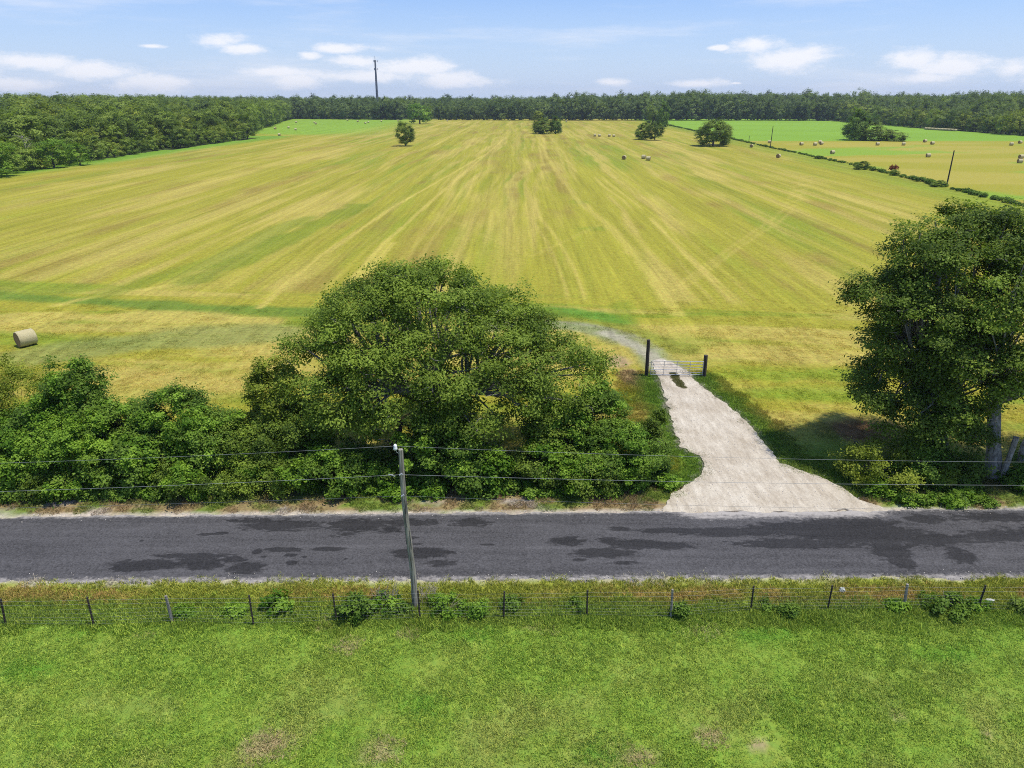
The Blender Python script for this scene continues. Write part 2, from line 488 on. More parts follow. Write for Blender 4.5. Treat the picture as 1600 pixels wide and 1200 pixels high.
M['tower'] = rough_mat('tower_steel', (0.10, 0.11, 0.12), (0.15, 0.16, 0.17), 2, 0.6, 0.0)
M['tower_white'] = rough_mat('antenna_white', (0.4, 0.4, 0.4), (0.5, 0.5, 0.5), 2, 0.6, 0.0)
M['plastic'] = rough_mat('white_plastic', (0.42, 0.42, 0.34), (0.62, 0.62, 0.52), 9, 0.5, 0.3)
M['dry'] = rough_mat('dead_stalks', (0.30, 0.24, 0.16), (0.50, 0.42, 0.30), 12, 0.9, 0.0)
M['rust_leaf'] = leaf_mat('rusty_leaves', (0.12, 0.035, 0.012), (0.38, 0.14, 0.05))
M['black_hollow'] = rough_mat('hollow_shade', (0.012, 0.008, 0.006), (0.05, 0.022, 0.012), 6, 0.95, 0.8)  # near-black colour stands in for the shade inside a hollow
M['brown_wood'] = rough_mat('broken_wood', (0.16, 0.07, 0.03), (0.34, 0.17, 0.09), 7, 0.9, 0.6)
M['blade'] = blade_mat('grass_blades')
M['field'] = ground_mat('mown_hay_field', rows=True, contrast=0.55)
M['grassy'] = ground_mat('grassy_ground', rows=False, contrast=0.42)
M['road'] = road_mat()
M['drive'] = drive_mat()

# ------------------------------------------------------------------ colour map of the ground
YEL = np.array([0.292, 0.270, 0.030])
TAN = np.array([0.400, 0.325, 0.072])
GRN = np.array([0.180, 0.235, 0.020])
DGR = np.array([0.120, 0.190, 0.024])
BRN = np.array([0.255, 0.190, 0.040])
LIME = np.array([0.190, 0.320, 0.030])
SAND = np.array([0.480, 0.420, 0.330])


def seg_dist(x, y, P):
    """distance to a polyline and the fraction along it"""
    best = np.full(x.shape, 1e9)
    for (a, b) in zip(P[:-1], P[1:]):
        ax, ay = a[0], a[1]; bx, by = b[0] - ax, b[1] - ay
        l2 = bx * bx + by * by + 1e-9
        t = np.clip(((x - ax) * bx + (y - ay) * by) / l2, 0, 1)
        d = np.hypot(x - ax - t * bx, y - ay - t * by)
        best = np.minimum(best, d)
    return best


def inpoly(x, y, P):
    ins = np.zeros(x.shape, bool)
    n = len(P)
    for i in range(n):
        x1, y1 = P[i][0], P[i][1]; x2, y2 = P[(i + 1) % n][0], P[(i + 1) % n][1]
        c = ((y1 > y) != (y2 > y)) & (x < (x2 - x1) * (y - y1) / (y2 - y1 + 1e-12) + x1)
        ins ^= c
    return ins


def G(*pts):
    return [at(px, py)[:2] for (px, py) in pts]


DRIVE = G((1027, 585), (1036, 612), (1046, 645), (1056, 680), (1064, 698), (1080, 706), (1097, 713), (1103, 727), (1101, 741), (1090, 750), (1070, 760), (1052, 772),
          (1042, 784), (1036, 801), (1130, 801), (1250, 800), (1350, 799), (1388, 798), (1366, 789), (1340, 778), (1318, 766), (1285, 746), (1250, 735), (1218, 724), (1205, 705), (1190, 690),
          (1170, 665), (1140, 636), (1118, 620), (1095, 602), (1074, 583), (1062, 573), (1046, 565), (1030, 561), (1020, 566))
ISLE = G((1047, 584), (1054, 583), (1060, 590), (1070, 607), (1062, 606), (1055, 598))
TRACK = G((1046, 583), (1030, 566), (1008, 548), (980, 532), (945, 520), (905, 511), (860, 506), (800, 506), (740, 512))


def road_y(x):
    return 30.47 + 0.0147 * x, 25.05 + 0.0075 * x        # far edge, near edge


def row_u(x, y):
    return x - 0.030 * y


RIGHT_FENCE = [at(px, py)[:2] for px, py in ((1046, 196), (1120, 212), (1210, 232), (1330, 257), (1480, 293), (1600, 322), (1760, 362), (1900, 400))]


def fence_x(y):
    P = np.array(RIGHT_FENCE)[::-1]
    P = P[np.argsort(P[:, 1])]
    return np.interp(y, P[:, 1], P[:, 0])


GREEN_Y = 366.0          # level where the bright green field starts behind the right hay field


def blob(c, x, y, px, py, rx, ry, col, f, s=0, rot=0.0):
    p = at(px, py)
    dx, dy = x - p[0], y - p[1]
    ca, sa = math.cos(rot), math.sin(rot)
    a, b = dx * ca + dy * sa, -dx * sa + dy * ca
    r = np.sqrt((a / rx) ** 2 + (b / ry) ** 2) + (fbm(x / 2.3 + s, y / 2.3, 50 + s, 4) - 0.5) * 1.1
    return mixc(c, col, f * (1 - sstep(0.45, 1.15, r)))


def stroke(c, x, y, P, w, col, f, s=0, ns=3.0):
    d = seg_dist(x, y, P)
    d = d + (fbm(x / ns, y / ns, 90 + s, 3) - 0.5) * w * 1.0
    return mixc(c, col, f * (1 - sstep(w * 0.35, w, d)))


def north_color(x, y):
    """albedo of the mown land north of the road"""
    n = x.shape
    u = row_u(x, y)
    wob = (fbm(x / 25, y / 45, 3, 3) - 0.5) * 5
    uu = u + wob * np.clip((y - 60) / 120, 0, 1)
    s1 = fbm(uu / 1.9, y / 55, 11, 3)
    s2 = fbm(uu / 6.5, y / 160, 12, 3)
    s3 = fbm(uu / 20, y / 300, 13, 2)
    big = fbm(x / 26, y / 40, 14, 4)
    c = np.tile(YEL, n + (1,)).astype(float)
    g = sstep(0.47, 0.72, 0.38 * s1 + 0.30 * s2 + 0.32 * big)
    c = mixc(c, GRN, g * 0.7)
    t = sstep(0.50, 0.70, 0.55 * fbm(uu / 2.4, y / 70, 21, 3) + 0.25 * s3 + 0.2 * fbm(x / 15, y / 20, 23, 3))
    c = mixc(c, TAN, t * 0.85)
    b = sstep(0.53, 0.74, 0.55 * fbm(uu / 3.7, y / 90, 31, 3) + 0.45 * fbm(x / 9, y / 13, 33, 4))
    c = mixc(c, BRN, b * 0.75)
    # pairs of wheel marks along the rows
    rng = np.random.RandomState(5)
    far = np.clip(y / 120, 0.6, 3)
    for k in range(42):
        u0 = -150 + k * 8.0 + rng.uniform(-2.5, 2.5)
        a = rng.uniform(0.1, 0.6)
        wv = (fbm(np.full(n, k * 3.7), y / 70, 40 + k, 2) - 0.5) * 7
        on = sstep(0.38, 0.55, fbm(np.full(n, k * 1.3), y / 60, 70 + k, 2))
        for off in (-0.95, 0.95):
            d = np.abs(u - u0 - wv - off)
            c = mixc(c, TAN * 1.1, a * on * np.exp(-(d / (0.33 * far)) ** 2) * (y > 66))
    # cross headland near the road
    yb = 73.0 - 0.10 * x + (fbm(x / 30, y / 200, 35, 2) - 0.5) * 4
    hd = 1 - sstep(-2.5, 1.5, y - yb)
    h = np.tile(YEL * 1.0, n + (1,)).astype(float)
    q1 = fbm(x / 26, (y + 0.1 * x) / 2.3, 36, 4)
    h = mixc(h, GRN, sstep(0.48, 0.68, q1) * 0.9)
    q2 = fbm(x / 22 + 9, (y + 0.08 * x) / 3.1, 37, 4)
    h = mixc(h, TAN, sstep(0.46, 0.66, q2) * 0.8)
    c = c * (1 - hd[..., None]) + h * hd[..., None]
    # authored marks
    c = stroke(c, x, y, G((-60, 458), (140, 470), (300, 480), (460, 486), (560, 492)), 2.6, DGR, 0.85, 1, 6)
    c = stroke(c, x, y, G((-60, 440), (60, 448), (130, 450)), 3.0, GRN, 0.8, 2, 6)
    c = stroke(c, x, y, G((0, 497), (200, 494), (420, 500)), 2.6, TAN * 1.05, 0.85, 3, 6)
    c = stroke(c, x, y, G((60, 552), (250, 530), (450, 520)), 4.2, np.array([0.215, 0.235, 0.060]), 0.75, 4, 6)
    c = stroke(c, x, y, G((140, 590), (300, 610), (420, 590), (430, 560)), 4.5, TAN * 1.0, 0.7, 5, 5)
    c = stroke(c, x, y, G((700, 474), (830, 486), (900, 490), (965, 499)), 2.6, np.array([0.105, 0.215, 0.022]), 0.95, 6, 4)
    c = stroke(c, x, y, G((800, 478), (900, 502), (1000, 520), (1060, 545)), 2.2, GRN * 0.8, 0.6, 66, 4)
    c = blob(c, x, y, 975, 482, 1.3, 5.0, GRN * .9, 0.55, 7)
    c = blob(c, x, y, 930, 357, 2.4, 3.0, GRN * 0.95, 0.55, 8)
    c = blob(c, x, y, 905, 316, 2.2, 4, GRN * 0.95, 0.5, 9)
    c = stroke(c, x, y, G((860, 250), (900, 310), (960, 360), (1010, 420), (1060, 490)), 1.2, TAN * 1.1, 0.5, 10, 4)
    c = stroke(c, x, y, G((1015, 340), (1075, 400), (1120, 440)), 0.6, TAN * 1.1, 0.5, 11, 4)
    for off in (-7, 7):
        c = stroke(c, x, y, G((1055 + off, 455), (1150 + off, 385), (1225 + off, 335), (1262 + off, 275)), 0.6, TAN * 1.1, 0.36, 12, 6)
    c = stroke(c, x, y, G((650, 318), (760, 370), (830, 400), (950, 345)), 0.6, TAN * 1.1, 0.22, 13, 4)
    c = stroke(c, x, y, G((405, 480), (500, 400), (620, 320), (760, 240)), 0.6, TAN * 1.15, 0.65, 14, 5)
    c = stroke(c, x, y, G((520, 468), (600, 380), (690, 300), (790, 215)), 0.6, TAN * 1.15, 0.65, 15, 5)
    c = stroke(c, x, y, G((535, 465), (615, 378)), 0.8, TAN * 1.2, 0.6, 16, 5)
    c = stroke(c, x, y, G((90, 476), (130, 466), (300, 440)), 0.7, TAN * 1.2, 0.6, 17, 5)
    c = stroke(c, x, y, G((300, 440), (440, 380), (560, 320)), 3.5, GRN * 0.85, 0.7, 18, 6)
    c = stroke(c, x, y, G((160, 460), (330, 410), (480, 340)), 3.0, GRN * 0.9, 0.6, 19, 6)
    c = blob(c, x, y, 1230, 560, 8.5, 2.2, TAN * 0.95, 0.5, 20)
    c = blob(c, x, y, 1075, 530, 4, 2.5, GRN, 0.3, 21)
    c = blob(c, x, y, 1230, 585, 7.5, 1.6, GRN * 1.12, 0.75, 22)
    c = blob(c, x, y, 1290, 615, 5.5, 1.8, GRN * 1.2, 0.6, 23)
    c = blob(c, x, y, 1225, 655, 2.0, 1.4, TAN * 0.85, 0.55, 24)
    c = blob(c, x, y, 1340, 672, 3.6, 1.8, np.array([0.16, 0.085, 0.038]), 0.9, 25)  # brown patch with the right oak's cast shadow painted into it
    c = blob(c, x, y, 1215, 665, 2.2, 1.0, BRN * 0.8, 0.5, 26)
    # worn earth left of the gate
    c = blob(c, x, y, 965, 565, 1.1, 1.6, np.array([0.33, 0.23, 0.13]), 0.8, 27)
    c = blob(c, x, y, 990, 590, 1.0, 2.0, np.array([0.30, 0.20, 0.11]), 0.75, 28)
    c = stroke(c, x, y, G((1000, 600), (1002, 640), (1008, 670)), 0.7, BRN * 1.1, 0.55, 29)
    # the track past the gate fades into the field
    c = stroke(c, x, y, TRACK, 1.9, np.array([0.215, 0.240, 0.100]), 0.9, 30, 2.5)
    c = stroke(c, x, y, TRACK[:5], 1.1, SAND * 0.8, 0.6, 31, 0.9)
    c = stroke(c, x, y, [(p[0] + 1.4, p[1] + 0.6) for p in TRACK[2:8]], 0.45, SAND * 0.6, 0.35, 32, 1.0)
    # lush margins of the driveway
    dd = seg_dist(x, y, DRIVE + DRIVE[:1])
    ins = inpoly(x, y, DRIVE)
    mg = (1 - sstep(0.7, 2.6, dd + (fbm(x / 1.5, y / 1.5, 60, 3) - 0.5) * 1.5)) * (y < 50)
    c = mixc(c, np.array([0.115, 0.215, 0.022]), mg * 0.95)
    c = mixc(c, SAND * 0.85, ((1 - sstep(0.0, 0.3, dd)) | ins) * 1.0 if False else np.where(ins, 0.9, 1 - sstep(0.0, 0.28, dd)) * 0.8)
    # ground under the hedge and big trees: brown ground with its shade painted into the colour
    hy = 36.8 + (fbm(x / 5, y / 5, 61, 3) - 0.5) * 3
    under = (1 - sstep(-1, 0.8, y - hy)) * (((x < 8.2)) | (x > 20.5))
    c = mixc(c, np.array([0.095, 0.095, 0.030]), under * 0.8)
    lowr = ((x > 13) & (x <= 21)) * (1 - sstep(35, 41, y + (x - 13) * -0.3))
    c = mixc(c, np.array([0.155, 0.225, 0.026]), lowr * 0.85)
    # roadside verge: dry litter, sand and green weeds
    yf, _ = road_y(x)
    vg = 1 - sstep(1.6, 2.6, y - yf + (fbm(x / 3, y / 3, 62, 3) - 0.5) * 1.2)
    vc = np.tile(np.array([0.255, 0.190, 0.085]), n + (1,)).astype(float)
    vc = mixc(vc, np.array([0.145, 0.205, 0.030]), sstep(0.44, 0.60, fbm(x / 1.6, y / 0.8, 63, 4)))
    vc = mixc(vc, SAND * 0.8, sstep(0.60, 0.75, fbm(x / 2.2 + 7, y / 0.9, 64, 4)))
    vc = mixc(vc, SAND * 0.95, 1 - sstep(0.0, 0.42, y - yf + (fbm(x / 0.9, y, 65, 3) - 0.5) * 0.5))
    c = c * (1 - vg[..., None]) + vc * vg[..., None]
    # far margins
    el_x = np.interp(y, [180, 205, 397, 410, 760], [-146, -146, -134, -134, -237])
    lm = (1 - sstep(2, 13, x - el_x + (fbm(x / 9, y / 9, 66, 3) - 0.5) * 8)) * (y < 420)
    c = mixc(c, np.array([0.145, 0.270, 0.026]), lm * 0.95)
    fl = at(560, 190)
    fm = sstep(0, 60, y - 400 + (fbm(x / 30, y / 30, 67, 3) - .5) * 60) * (1 - sstep(-120, -60, x))
    c = mixc(c, LIME * 1.0, fm * 0.9)
    fe = sstep(640, 740, y)
    c = mixc(c, np.array([0.33, 0.30, 0.05]), fe * 0.4 * (x > -100))
    # right strip along the field fence: greener
    fx = fence_x(y)
    sm = (1 - sstep(2, 16, fx - x + (fbm(x / 12, y / 20, 68, 3) - 0.5) * 8)) * (x < fx) * (y > 90)
    c = mixc(c, GRN * 1.05, sm * 0.75)
    # the hay field beyond that fence
    rt = x > fx
    rc = np.tile(YEL * 1.02, n + (1,)).astype(float)
    rc = mixc(rc, TAN * 1.0, sstep(0.42, 0.62, fbm(x / 40, y / 14, 71, 4)) * 0.45)
    rc = mixc(rc, np.array([0.20, 0.32, 0.03]), sstep(0.53, 0.66, fbm(x / 34 + 5, y / 16, 72, 4)) * 0.9)
    c = np.where(rt[..., None], rc, c)
    return c


def pasture_color(x, y):
    n = x.shape
    yn = road_y(x)[1]
    c = np.tile(np.array([0.185, 0.282, 0.034]), n + (1,)).astype(float)
    c = mixc(c, np.array([0.255, 0.300, 0.055]), sstep(0.40, 0.75, fbm(x / 1.6, y / 1.6, 81, 5)) * 0.30)
    c = mixc(c, np.array([0.125, 0.235, 0.025]), sstep(0.48, 0.80, fbm(x / 1.5 + 4, y / 1.5, 82, 5)) * 0.28)
    low = sstep(22.5, 16.0, y)
    c = mixc(c, np.array([0.300, 0.275, 0.085]), low * sstep(0.42, 0.75, fbm(x / 1.5 + 8, y / 1.3, 83, 5)) * 0.4)
    for (px, py, rx, ry, s) in ((1187, 1165, .42, .28, 1), (500, 976, .34, .26, 2), (590, 1175, 1.0, .4, 3), (1400, 1110, .5, .3, 4), (1105, 1150, .5, .3, 5), (420, 1160, 1.1, .5, 6),
                              (1540, 1142, .25, .2, 7), (545, 1010, .4, .25, 8), (1000, 1180, .7, .3, 9), (840, 975, .6, .2, 10), (1090, 980, .7, .25, 11), (640, 985, .5, .25, 12), (230, 990, .8, .2, 13)):
        c = blob(c, x, y, px, py, rx, ry, np.array([0.36, 0.27, 0.15]), 0.75, s)
    for (px, py, rx, ry, s) in ((1200, 990, 1.2, .5, 1), (1470, 1020, 1.4, .5, 2), (660, 1100, 1.0, .5, 3), (50, 1045, 1.3, .5, 4), (740, 990, 1.6, .5, 5), (930, 1180, .8, .4, 6), (130, 985, .8, .4, 7)):
        c = blob(c, x, y, px, py, rx, ry, np.array([0.110, 0.240, 0.022]), 0.8, s)
    # roadside strip between fence and asphalt
    v = sstep(22.6, 23.3, y - 0.01 * x + (fbm(x / 2, y / 2, 84, 3) - 0.5) * 0.8)
    vc = np.tile(np.array([0.265, 0.300, 0.038]), n + (1,)).astype(float)
    vc = mixc(vc, np.array([0.370, 0.270, 0.075]), sstep(0.47, 0.62, fbm(x / 1.9, y / 0.5, 85, 4)) * sstep(0.2, 0.5, (y - 23.2)) * (1 - sstep(1.0, 1.35, y - 23.2)) * 0.9)
    vc = mixc(vc, np.array([0.110, 0.200, 0.022]), (1 - sstep(22.9, 24.0, y + (fbm(x / 1.5, y / 1.5, 86, 3) - 0.5) * 1.2)) * 0.75)
    c = c * (1 - v[..., None]) + vc * v[..., None]
    e = 1 - sstep(0.02, 0.2, yn - y + (fbm(x / 0.7, y / 0.7, 87, 3) - 0.5) * 0.25)
    c = mixc(c, SAND * 0.9, e * 0.85)
    return c


# ------------------------------------------------------------------ ground sheets
def graded(a, b, step, grow, far):
    v = [a]; s = step
    while v[-1] < b:
        v.append(v[-1] + s)
        if v[-1] > far: s *= grow
    v[-1] = b
    return np.array(v)


def build_north():
    xp = graded(0, 1400, 0.36, 1.035, 34)
    xs = np.concatenate([-xp[::-1][:-1], xp])
    ys = graded(0, 1, 0.02, 1, 2)
    yr = graded(33.0, 830, 0.36, 1.022, 70)
    # first rows follow the road edge
    X, T = np.meshgrid(xs, np.concatenate([np.linspace(0, 1, 9)[:-1] * -1 + 0, [0]])[:0].tolist() + list(range(8)) + list(range(8, 8 + len(yr))))
    yf = road_y(np.clip(X, -90, 90))[0] - 0.25
    Y = np.zeros_like(X)
    for j in range(X.shape[0]):
        if j < 8: Y[j] = yf[j] + (33.0 - yf[j]) * (j / 8.0)
        else: Y[j] = yr[j - 8]
    x, y = X.ravel(), Y.ravel()
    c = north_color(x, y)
    gr = (x > fence_x(y)) & (y > GREEN_Y)
    lime = LIME * (0.92 + 0.2 * fbm(x / 50, y / 25, 5, 3))[..., None]
    c = np.where(gr[..., None], lime, c)
    z = (fbm(x / 2.5, y / 2.5, 7, 3) - 0.5) * 0.10 * np.clip((y - 31.5) / 3, 0, 1)
    z -= 0.05
    nx = X.shape[1]
    j, i = np.meshgrid(np.arange(X.shape[0] - 1), np.arange(nx - 1), indexing='ij')
    a = (j * nx + i).ravel()
    F = np.stack([a, a + 1, a + 1 + nx, a + nx], 1)
    fcx = x[F].mean(1); fcy = y[F].mean(1)
    east = fcx > fence_x(fcy)
    lx = np.interp(fcy, [180, 205, 397, 404, 520, 640, 770], [-150, -150, -138, -152, -178, -205, -232])
    RE = np.array([at(*q)[:2] for q in ((1300, 189), (1345, 192.5), (1400, 197), (1450, 201), (1500, 204.5), (1560, 209.5), (1600, 213), (1680, 219), (1760, 226))])
    od = np.argsort(RE[:, 1]); rx_ = np.interp(fcy, RE[od, 1], RE[od, 0]) + 3
    ok = ~((fcy > 150) & (fcx < lx)) & ~((fcy > RE[:, 1].min()) & (fcx > rx_)) & (fcy < 757)
    lime_m = east & (fcy > GREEN_Y)
    for nm, msk, mat in (('hay_field', ~east & ok, M['field']), ('far_hay_field', east & ~lime_m & ok, M['grassy']), ('green_field', lime_m & ok, M['grassy'])):
        Fm = F[msk]; used, inv = np.unique(Fm, return_inverse=True)
        V = np.stack([x[used], y[used], z[used]], 1)
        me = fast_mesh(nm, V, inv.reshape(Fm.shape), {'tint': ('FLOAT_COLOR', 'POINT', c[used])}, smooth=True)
        tag(link(nm, me, mat), kind='structure')


def build_south():
    xp = graded(0, 120, 0.30, 1.06, 30)
    xs = np.concatenate([-xp[::-1][:-1], xp])
    t = np.linspace(0, 1, 66)
    X, T = np.meshgrid(xs, t)
    yn = road_y(X)[1] + 0.22
    Y = -14 + (yn + 14) * (T ** 0.55)
    x, y = X.ravel(), Y.ravel()
    c = pasture_color(x, y)
    z = (fbm(x / 2.0, y / 2.0, 8, 3) - 0.5) * 0.12 * np.clip((25 - y), 0, 1) - 0.05
    nx = X.shape[1]
    j, i = np.meshgrid(np.arange(X.shape[0] - 1), np.arange(nx - 1), indexing='ij')
    a = (j * nx + i).ravel()
    F = np.stack([a, a + 1, a + 1 + nx, a + nx], 1)
    fy = y[F].mean(1)
    for nm, msk in (('pasture', fy < 22.9), ('roadside_verge', fy >= 22.9)):
        Fm = F[msk]; used, inv = np.unique(Fm, return_inverse=True)
        V = np.stack([x[used], y[used], z[used]], 1)
        me = fast_mesh(nm, V, inv.reshape(Fm.shape), {'tint': ('FLOAT_COLOR', 'POINT', c[used])}, smooth=True)
        tag(link(nm, me, M['grassy']), kind='structure')


def build_terrain():
    V = np.array([(-4400, -60, -0.4), (4400, -60, -0.4), (4400, 4600, -0.4), (-4400, 4600, -0.4)])
    c = np.tile([0.06, 0.085, 0.022], (4, 1))
    me = fast_mesh('ground', V, [[0, 1, 2, 3]], {'tint': ('FLOAT_COLOR', 'POINT', c)})
    tag(link('ground', me, M['grassy']), kind='structure')


def build_road():
    xp = graded(0, 110, 0.10, 1.1, 30)
    xs = np.concatenate([-xp[::-1][:-1], xp])
    n = 56
    X, T = np.meshgrid(xs, np.linspace(0, 1, n))
    yf, yn = road_y(X)
    jn = (fbm(X / 0.9, X * 0, 91, 4) - 0.5) * 0.60
    jf = (fbm(X / 0.9, X * 0 + 5, 92, 4) - 0.5) * 0.50
    Y = (yn + jn) * (1 - T) + (yf + jf) * T
    x, y = X.ravel(), Y.ravel(); t = T.ravel()
    z = 0.03 + 0.05 * (1 - (2 * t - 1) ** 2)
    z = np.where((t < 0.001) | (t > 0.999), -0.06, z)
    wet_dark = np.full(x.shape, -0.35)
    # wet and other dark patches (px, py, half width px, half height px, strength)
    W = [(235, 884, 62, 9, 1), (200, 890, 30, 6, 1), (310, 878, 40, 9, 1), (320, 886, 30, 7, 1), (385, 889, 35, 10, 1), (365, 876, 22, 5, 1), (300, 870, 70, 4, 1), (443, 861, 34, 4, 1), (402, 864, 9, 5, 1),
         (513, 860, 30, 4, 1), (457, 881, 10, 4, 1), (455, 869, 12, 3, 1), (476, 872, 5, 2, 1), (412, 872, 5, 2, 1), (320, 837, 14, 2.5, 1), (347, 835, 12, 3, 1), (222, 847, 5, 2, .9),
         (202, 877, 5, 2, .9), (541, 875, 4, 2, .9), (660, 866, 55, 9, 1), (690, 882, 32, 7, .8), (760, 853, 14, 2, .9), (690, 853, 12, 2, .7), (645, 842, 16, 3, .8), (650, 852, 24, 3, .7),
         (885, 848, 32, 9, .95), (965, 828, 20, 5, .9), (950, 845, 25, 7, .8), (945, 866, 55, 8, 1), (905, 877, 16, 4, .8), (975, 881, 35, 4, .75), (995, 852, 50, 9, .95), (1050, 855, 50, 9, .8),
         (1060, 831, 80, 5, .95), (1150, 833, 110, 8, 1), (1260, 828, 110, 12, 1), (1250, 852, 120, 9, .95), (1350, 838, 120, 18, 1), (1330, 818, 90, 14, .9), (1390, 862, 40, 18, .95), (1450, 845, 90, 14, .85),
         (1410, 880, 25, 12, .9), (1500, 870, 30, 18, .8), (1560, 840, 90, 14, .8), (1560, 810, 110, 12, .75), (1445, 812, 40, 9, .9), (1650, 835, 120, 18, .8),
         (440, 822, 90, 13, .8), (560, 822, 60, 15, .85), (640, 818, 70, 9, .75), (735, 818, 45, 10, .8), (540, 838, 40, 7, .6), (400, 815, 80, 7, .7), (610, 830, 30, 10, .7)]  # broad soft darker band along the far edge, left of the middle
    for (px, py, hw, hh, s) in W:
        p = at(px, py); q = at(px + hw, py); r = at(px, py + hh)
        rx, ry = abs(q[0] - p[0]), abs(r[1] - p[1])
        d = np.sqrt(((x - p[0]) / rx) ** 2 + ((y - p[1]) / ry) ** 2)
        wet_dark = np.maximum(wet_dark, s * (1.05 - 0.62 * d))
    wet_dark = np.clip(wet_dark, -0.35, 1.0)
    de = np.minimum((yf.ravel() - y), (y - yn.ravel()))
    edge = 1.0 - sstep(-0.05, 0.8, de) - 0.12 - 0.12 * ((yf.ravel() - y) > 2.5)
    nearx = np.abs(x - at(1220, 797)[0]) / 6.5
    edge = np.maximum(edge, (1 - sstep(0.1, 1.7, yf.ravel() - y)) * (1 - sstep(0.6, 1.2, nearx)) * 1.05)
    edge = edge - 0.06
    nx = X.shape[1]
    j, i = np.meshgrid(np.arange(n - 1), np.arange(nx - 1), indexing='ij')
    a = (j * nx + i).ravel()
    F = np.stack([a, a + 1, a + 1 + nx, a + nx], 1)
    me = fast_mesh('road', np.stack([x, y, z], 1), F, {'wet_dark': ('FLOAT', 'POINT', wet_dark), 'edge': ('FLOAT', 'POINT', edge)}, smooth=True)
    tag(link('road', me, M['road']), kind='structure')


def rough_outline(P, step=0.10, amp=0.32, seed=0):
    out = []
    n = len(P)
    for i in range(n):
        a = np.array(P[i]); b = np.array(P[(i + 1) % n])
        L_ = np.linalg.norm(b - a); k = max(1, int(L_ / step))
        nrm = np.array([-(b - a)[1], (b - a)[0]]) / (L_ + 1e-9)
        for q in range(k):
            p = a + (b - a) * q / k
            f = (fbm(np.array([p[0] / 0.7]), np.array([p[1] / 0.7]), 300 + seed, 4)[0] - 0.5) * 2 * amp
            out.append((p[0] + nrm[0] * f, p[1] + nrm[1] * f))
    return out


def sheet(name, P, z, mat, edge_z=None):
    me = bpy.data.meshes.new(name)
    tris = tessellate_polygon([[Vector((p[0], p[1], 0)) for p in P]])
    n = len(P)
    V = [(p[0], p[1], z) for p in P] + [(p[0], p[1], z - 0.15) for p in P]
    F = [tuple(t) for t in tris] + [(i, (i + 1) % n, n + (i + 1) % n, n + i) for i in range(n)]
    me.from_pydata(V, [], F); me.update()
    return link(name, me, mat)


build_terrain()
build_north()
build_south()
build_road()
tag(sheet('driveway', rough_outline(DRIVE), 0.045, M['drive']), kind='structure')

# ------------------------------------------------------------------ scatter by geometry nodes (uncountable stuff only)
def scatter(name, pts, rotz, scl, protos, tint=None, tilt=None):
    n = len(pts)
    me = bpy.data.meshes.new(name)
    me.vertices.add(n); me.vertices.foreach_set('co', np.asarray(pts, np.float32).ravel())
    rot = np.zeros((n, 3)); rot[:, 2] = rotz
    if tilt is not None: rot[:, :2] = tilt
    s = np.asarray(scl, float)
    if s.ndim == 1: s = np.stack([s, s, s], 1)
    at_ = {'rot': ('FLOAT_VECTOR', 'POINT', rot), 'scl': ('FLOAT_VECTOR', 'POINT', s)}
    if tint is not None: at_['tint'] = ('FLOAT_COLOR', 'POINT', tint)
    put_attrs(me, at_)
    o = link(name, me)
    col = bpy.data.collections.new(name + '_protos')
    for p in protos: col.objects.link(p)
    ng = bpy.data.node_groups.new(name, 'GeometryNodeTree')
    ng.interface.new_socket('Geometry', in_out='INPUT', socket_type='NodeSocketGeometry')
    ng.interface.new_socket('Geometry', in_out='OUTPUT', socket_type='NodeSocketGeometry')
    N, L = ng.nodes.new, ng.links.new
    gi, go = N('NodeGroupInput'), N('NodeGroupOutput')
    ci = N('GeometryNodeCollectionInfo'); ci.inputs['Collection'].default_value = col
    ci.inputs['Separate Children'].default_value = True; ci.inputs['Reset Children'].default_value = True
    ip = N('GeometryNodeInstanceOnPoints')
    L(gi.outputs[0], ip.inputs['Points']); L(ci.outputs[0], ip.inputs['Instance'])
    ip.inputs['Pick Instance'].default_value = True
    ri = N('FunctionNodeRandomValue'); ri.data_type = 'INT'
    for s_ in ri.inputs:
        if s_.name == 'Min' and s_.type == 'INT': s_.default_value = 0
        if s_.name == 'Max' and s_.type == 'INT': s_.default_value = max(0, len(protos) - 1)
    io = [s_ for s_ in ri.outputs if s_.type == 'INT'][0]
    L(io, ip.inputs['Instance Index'])
    for an, sock in (('rot', 'Rotation'), ('scl', 'Scale')):
        na = N('GeometryNodeInputNamedAttribute'); na.data_type = 'FLOAT_VECTOR'; na.inputs['Name'].default_value = an
        L(na.outputs[0], ip.inputs[sock])
    L(ip.outputs[0], go.inputs[0])
    md = o.modifiers.new('scatter', 'NODES'); md.node_group = ng
    return o


def proto(name, me, mat):
    o = bpy.data.objects.new(name, me)
    if len(me.materials) == 0: me.materials.append(mat)
    return o


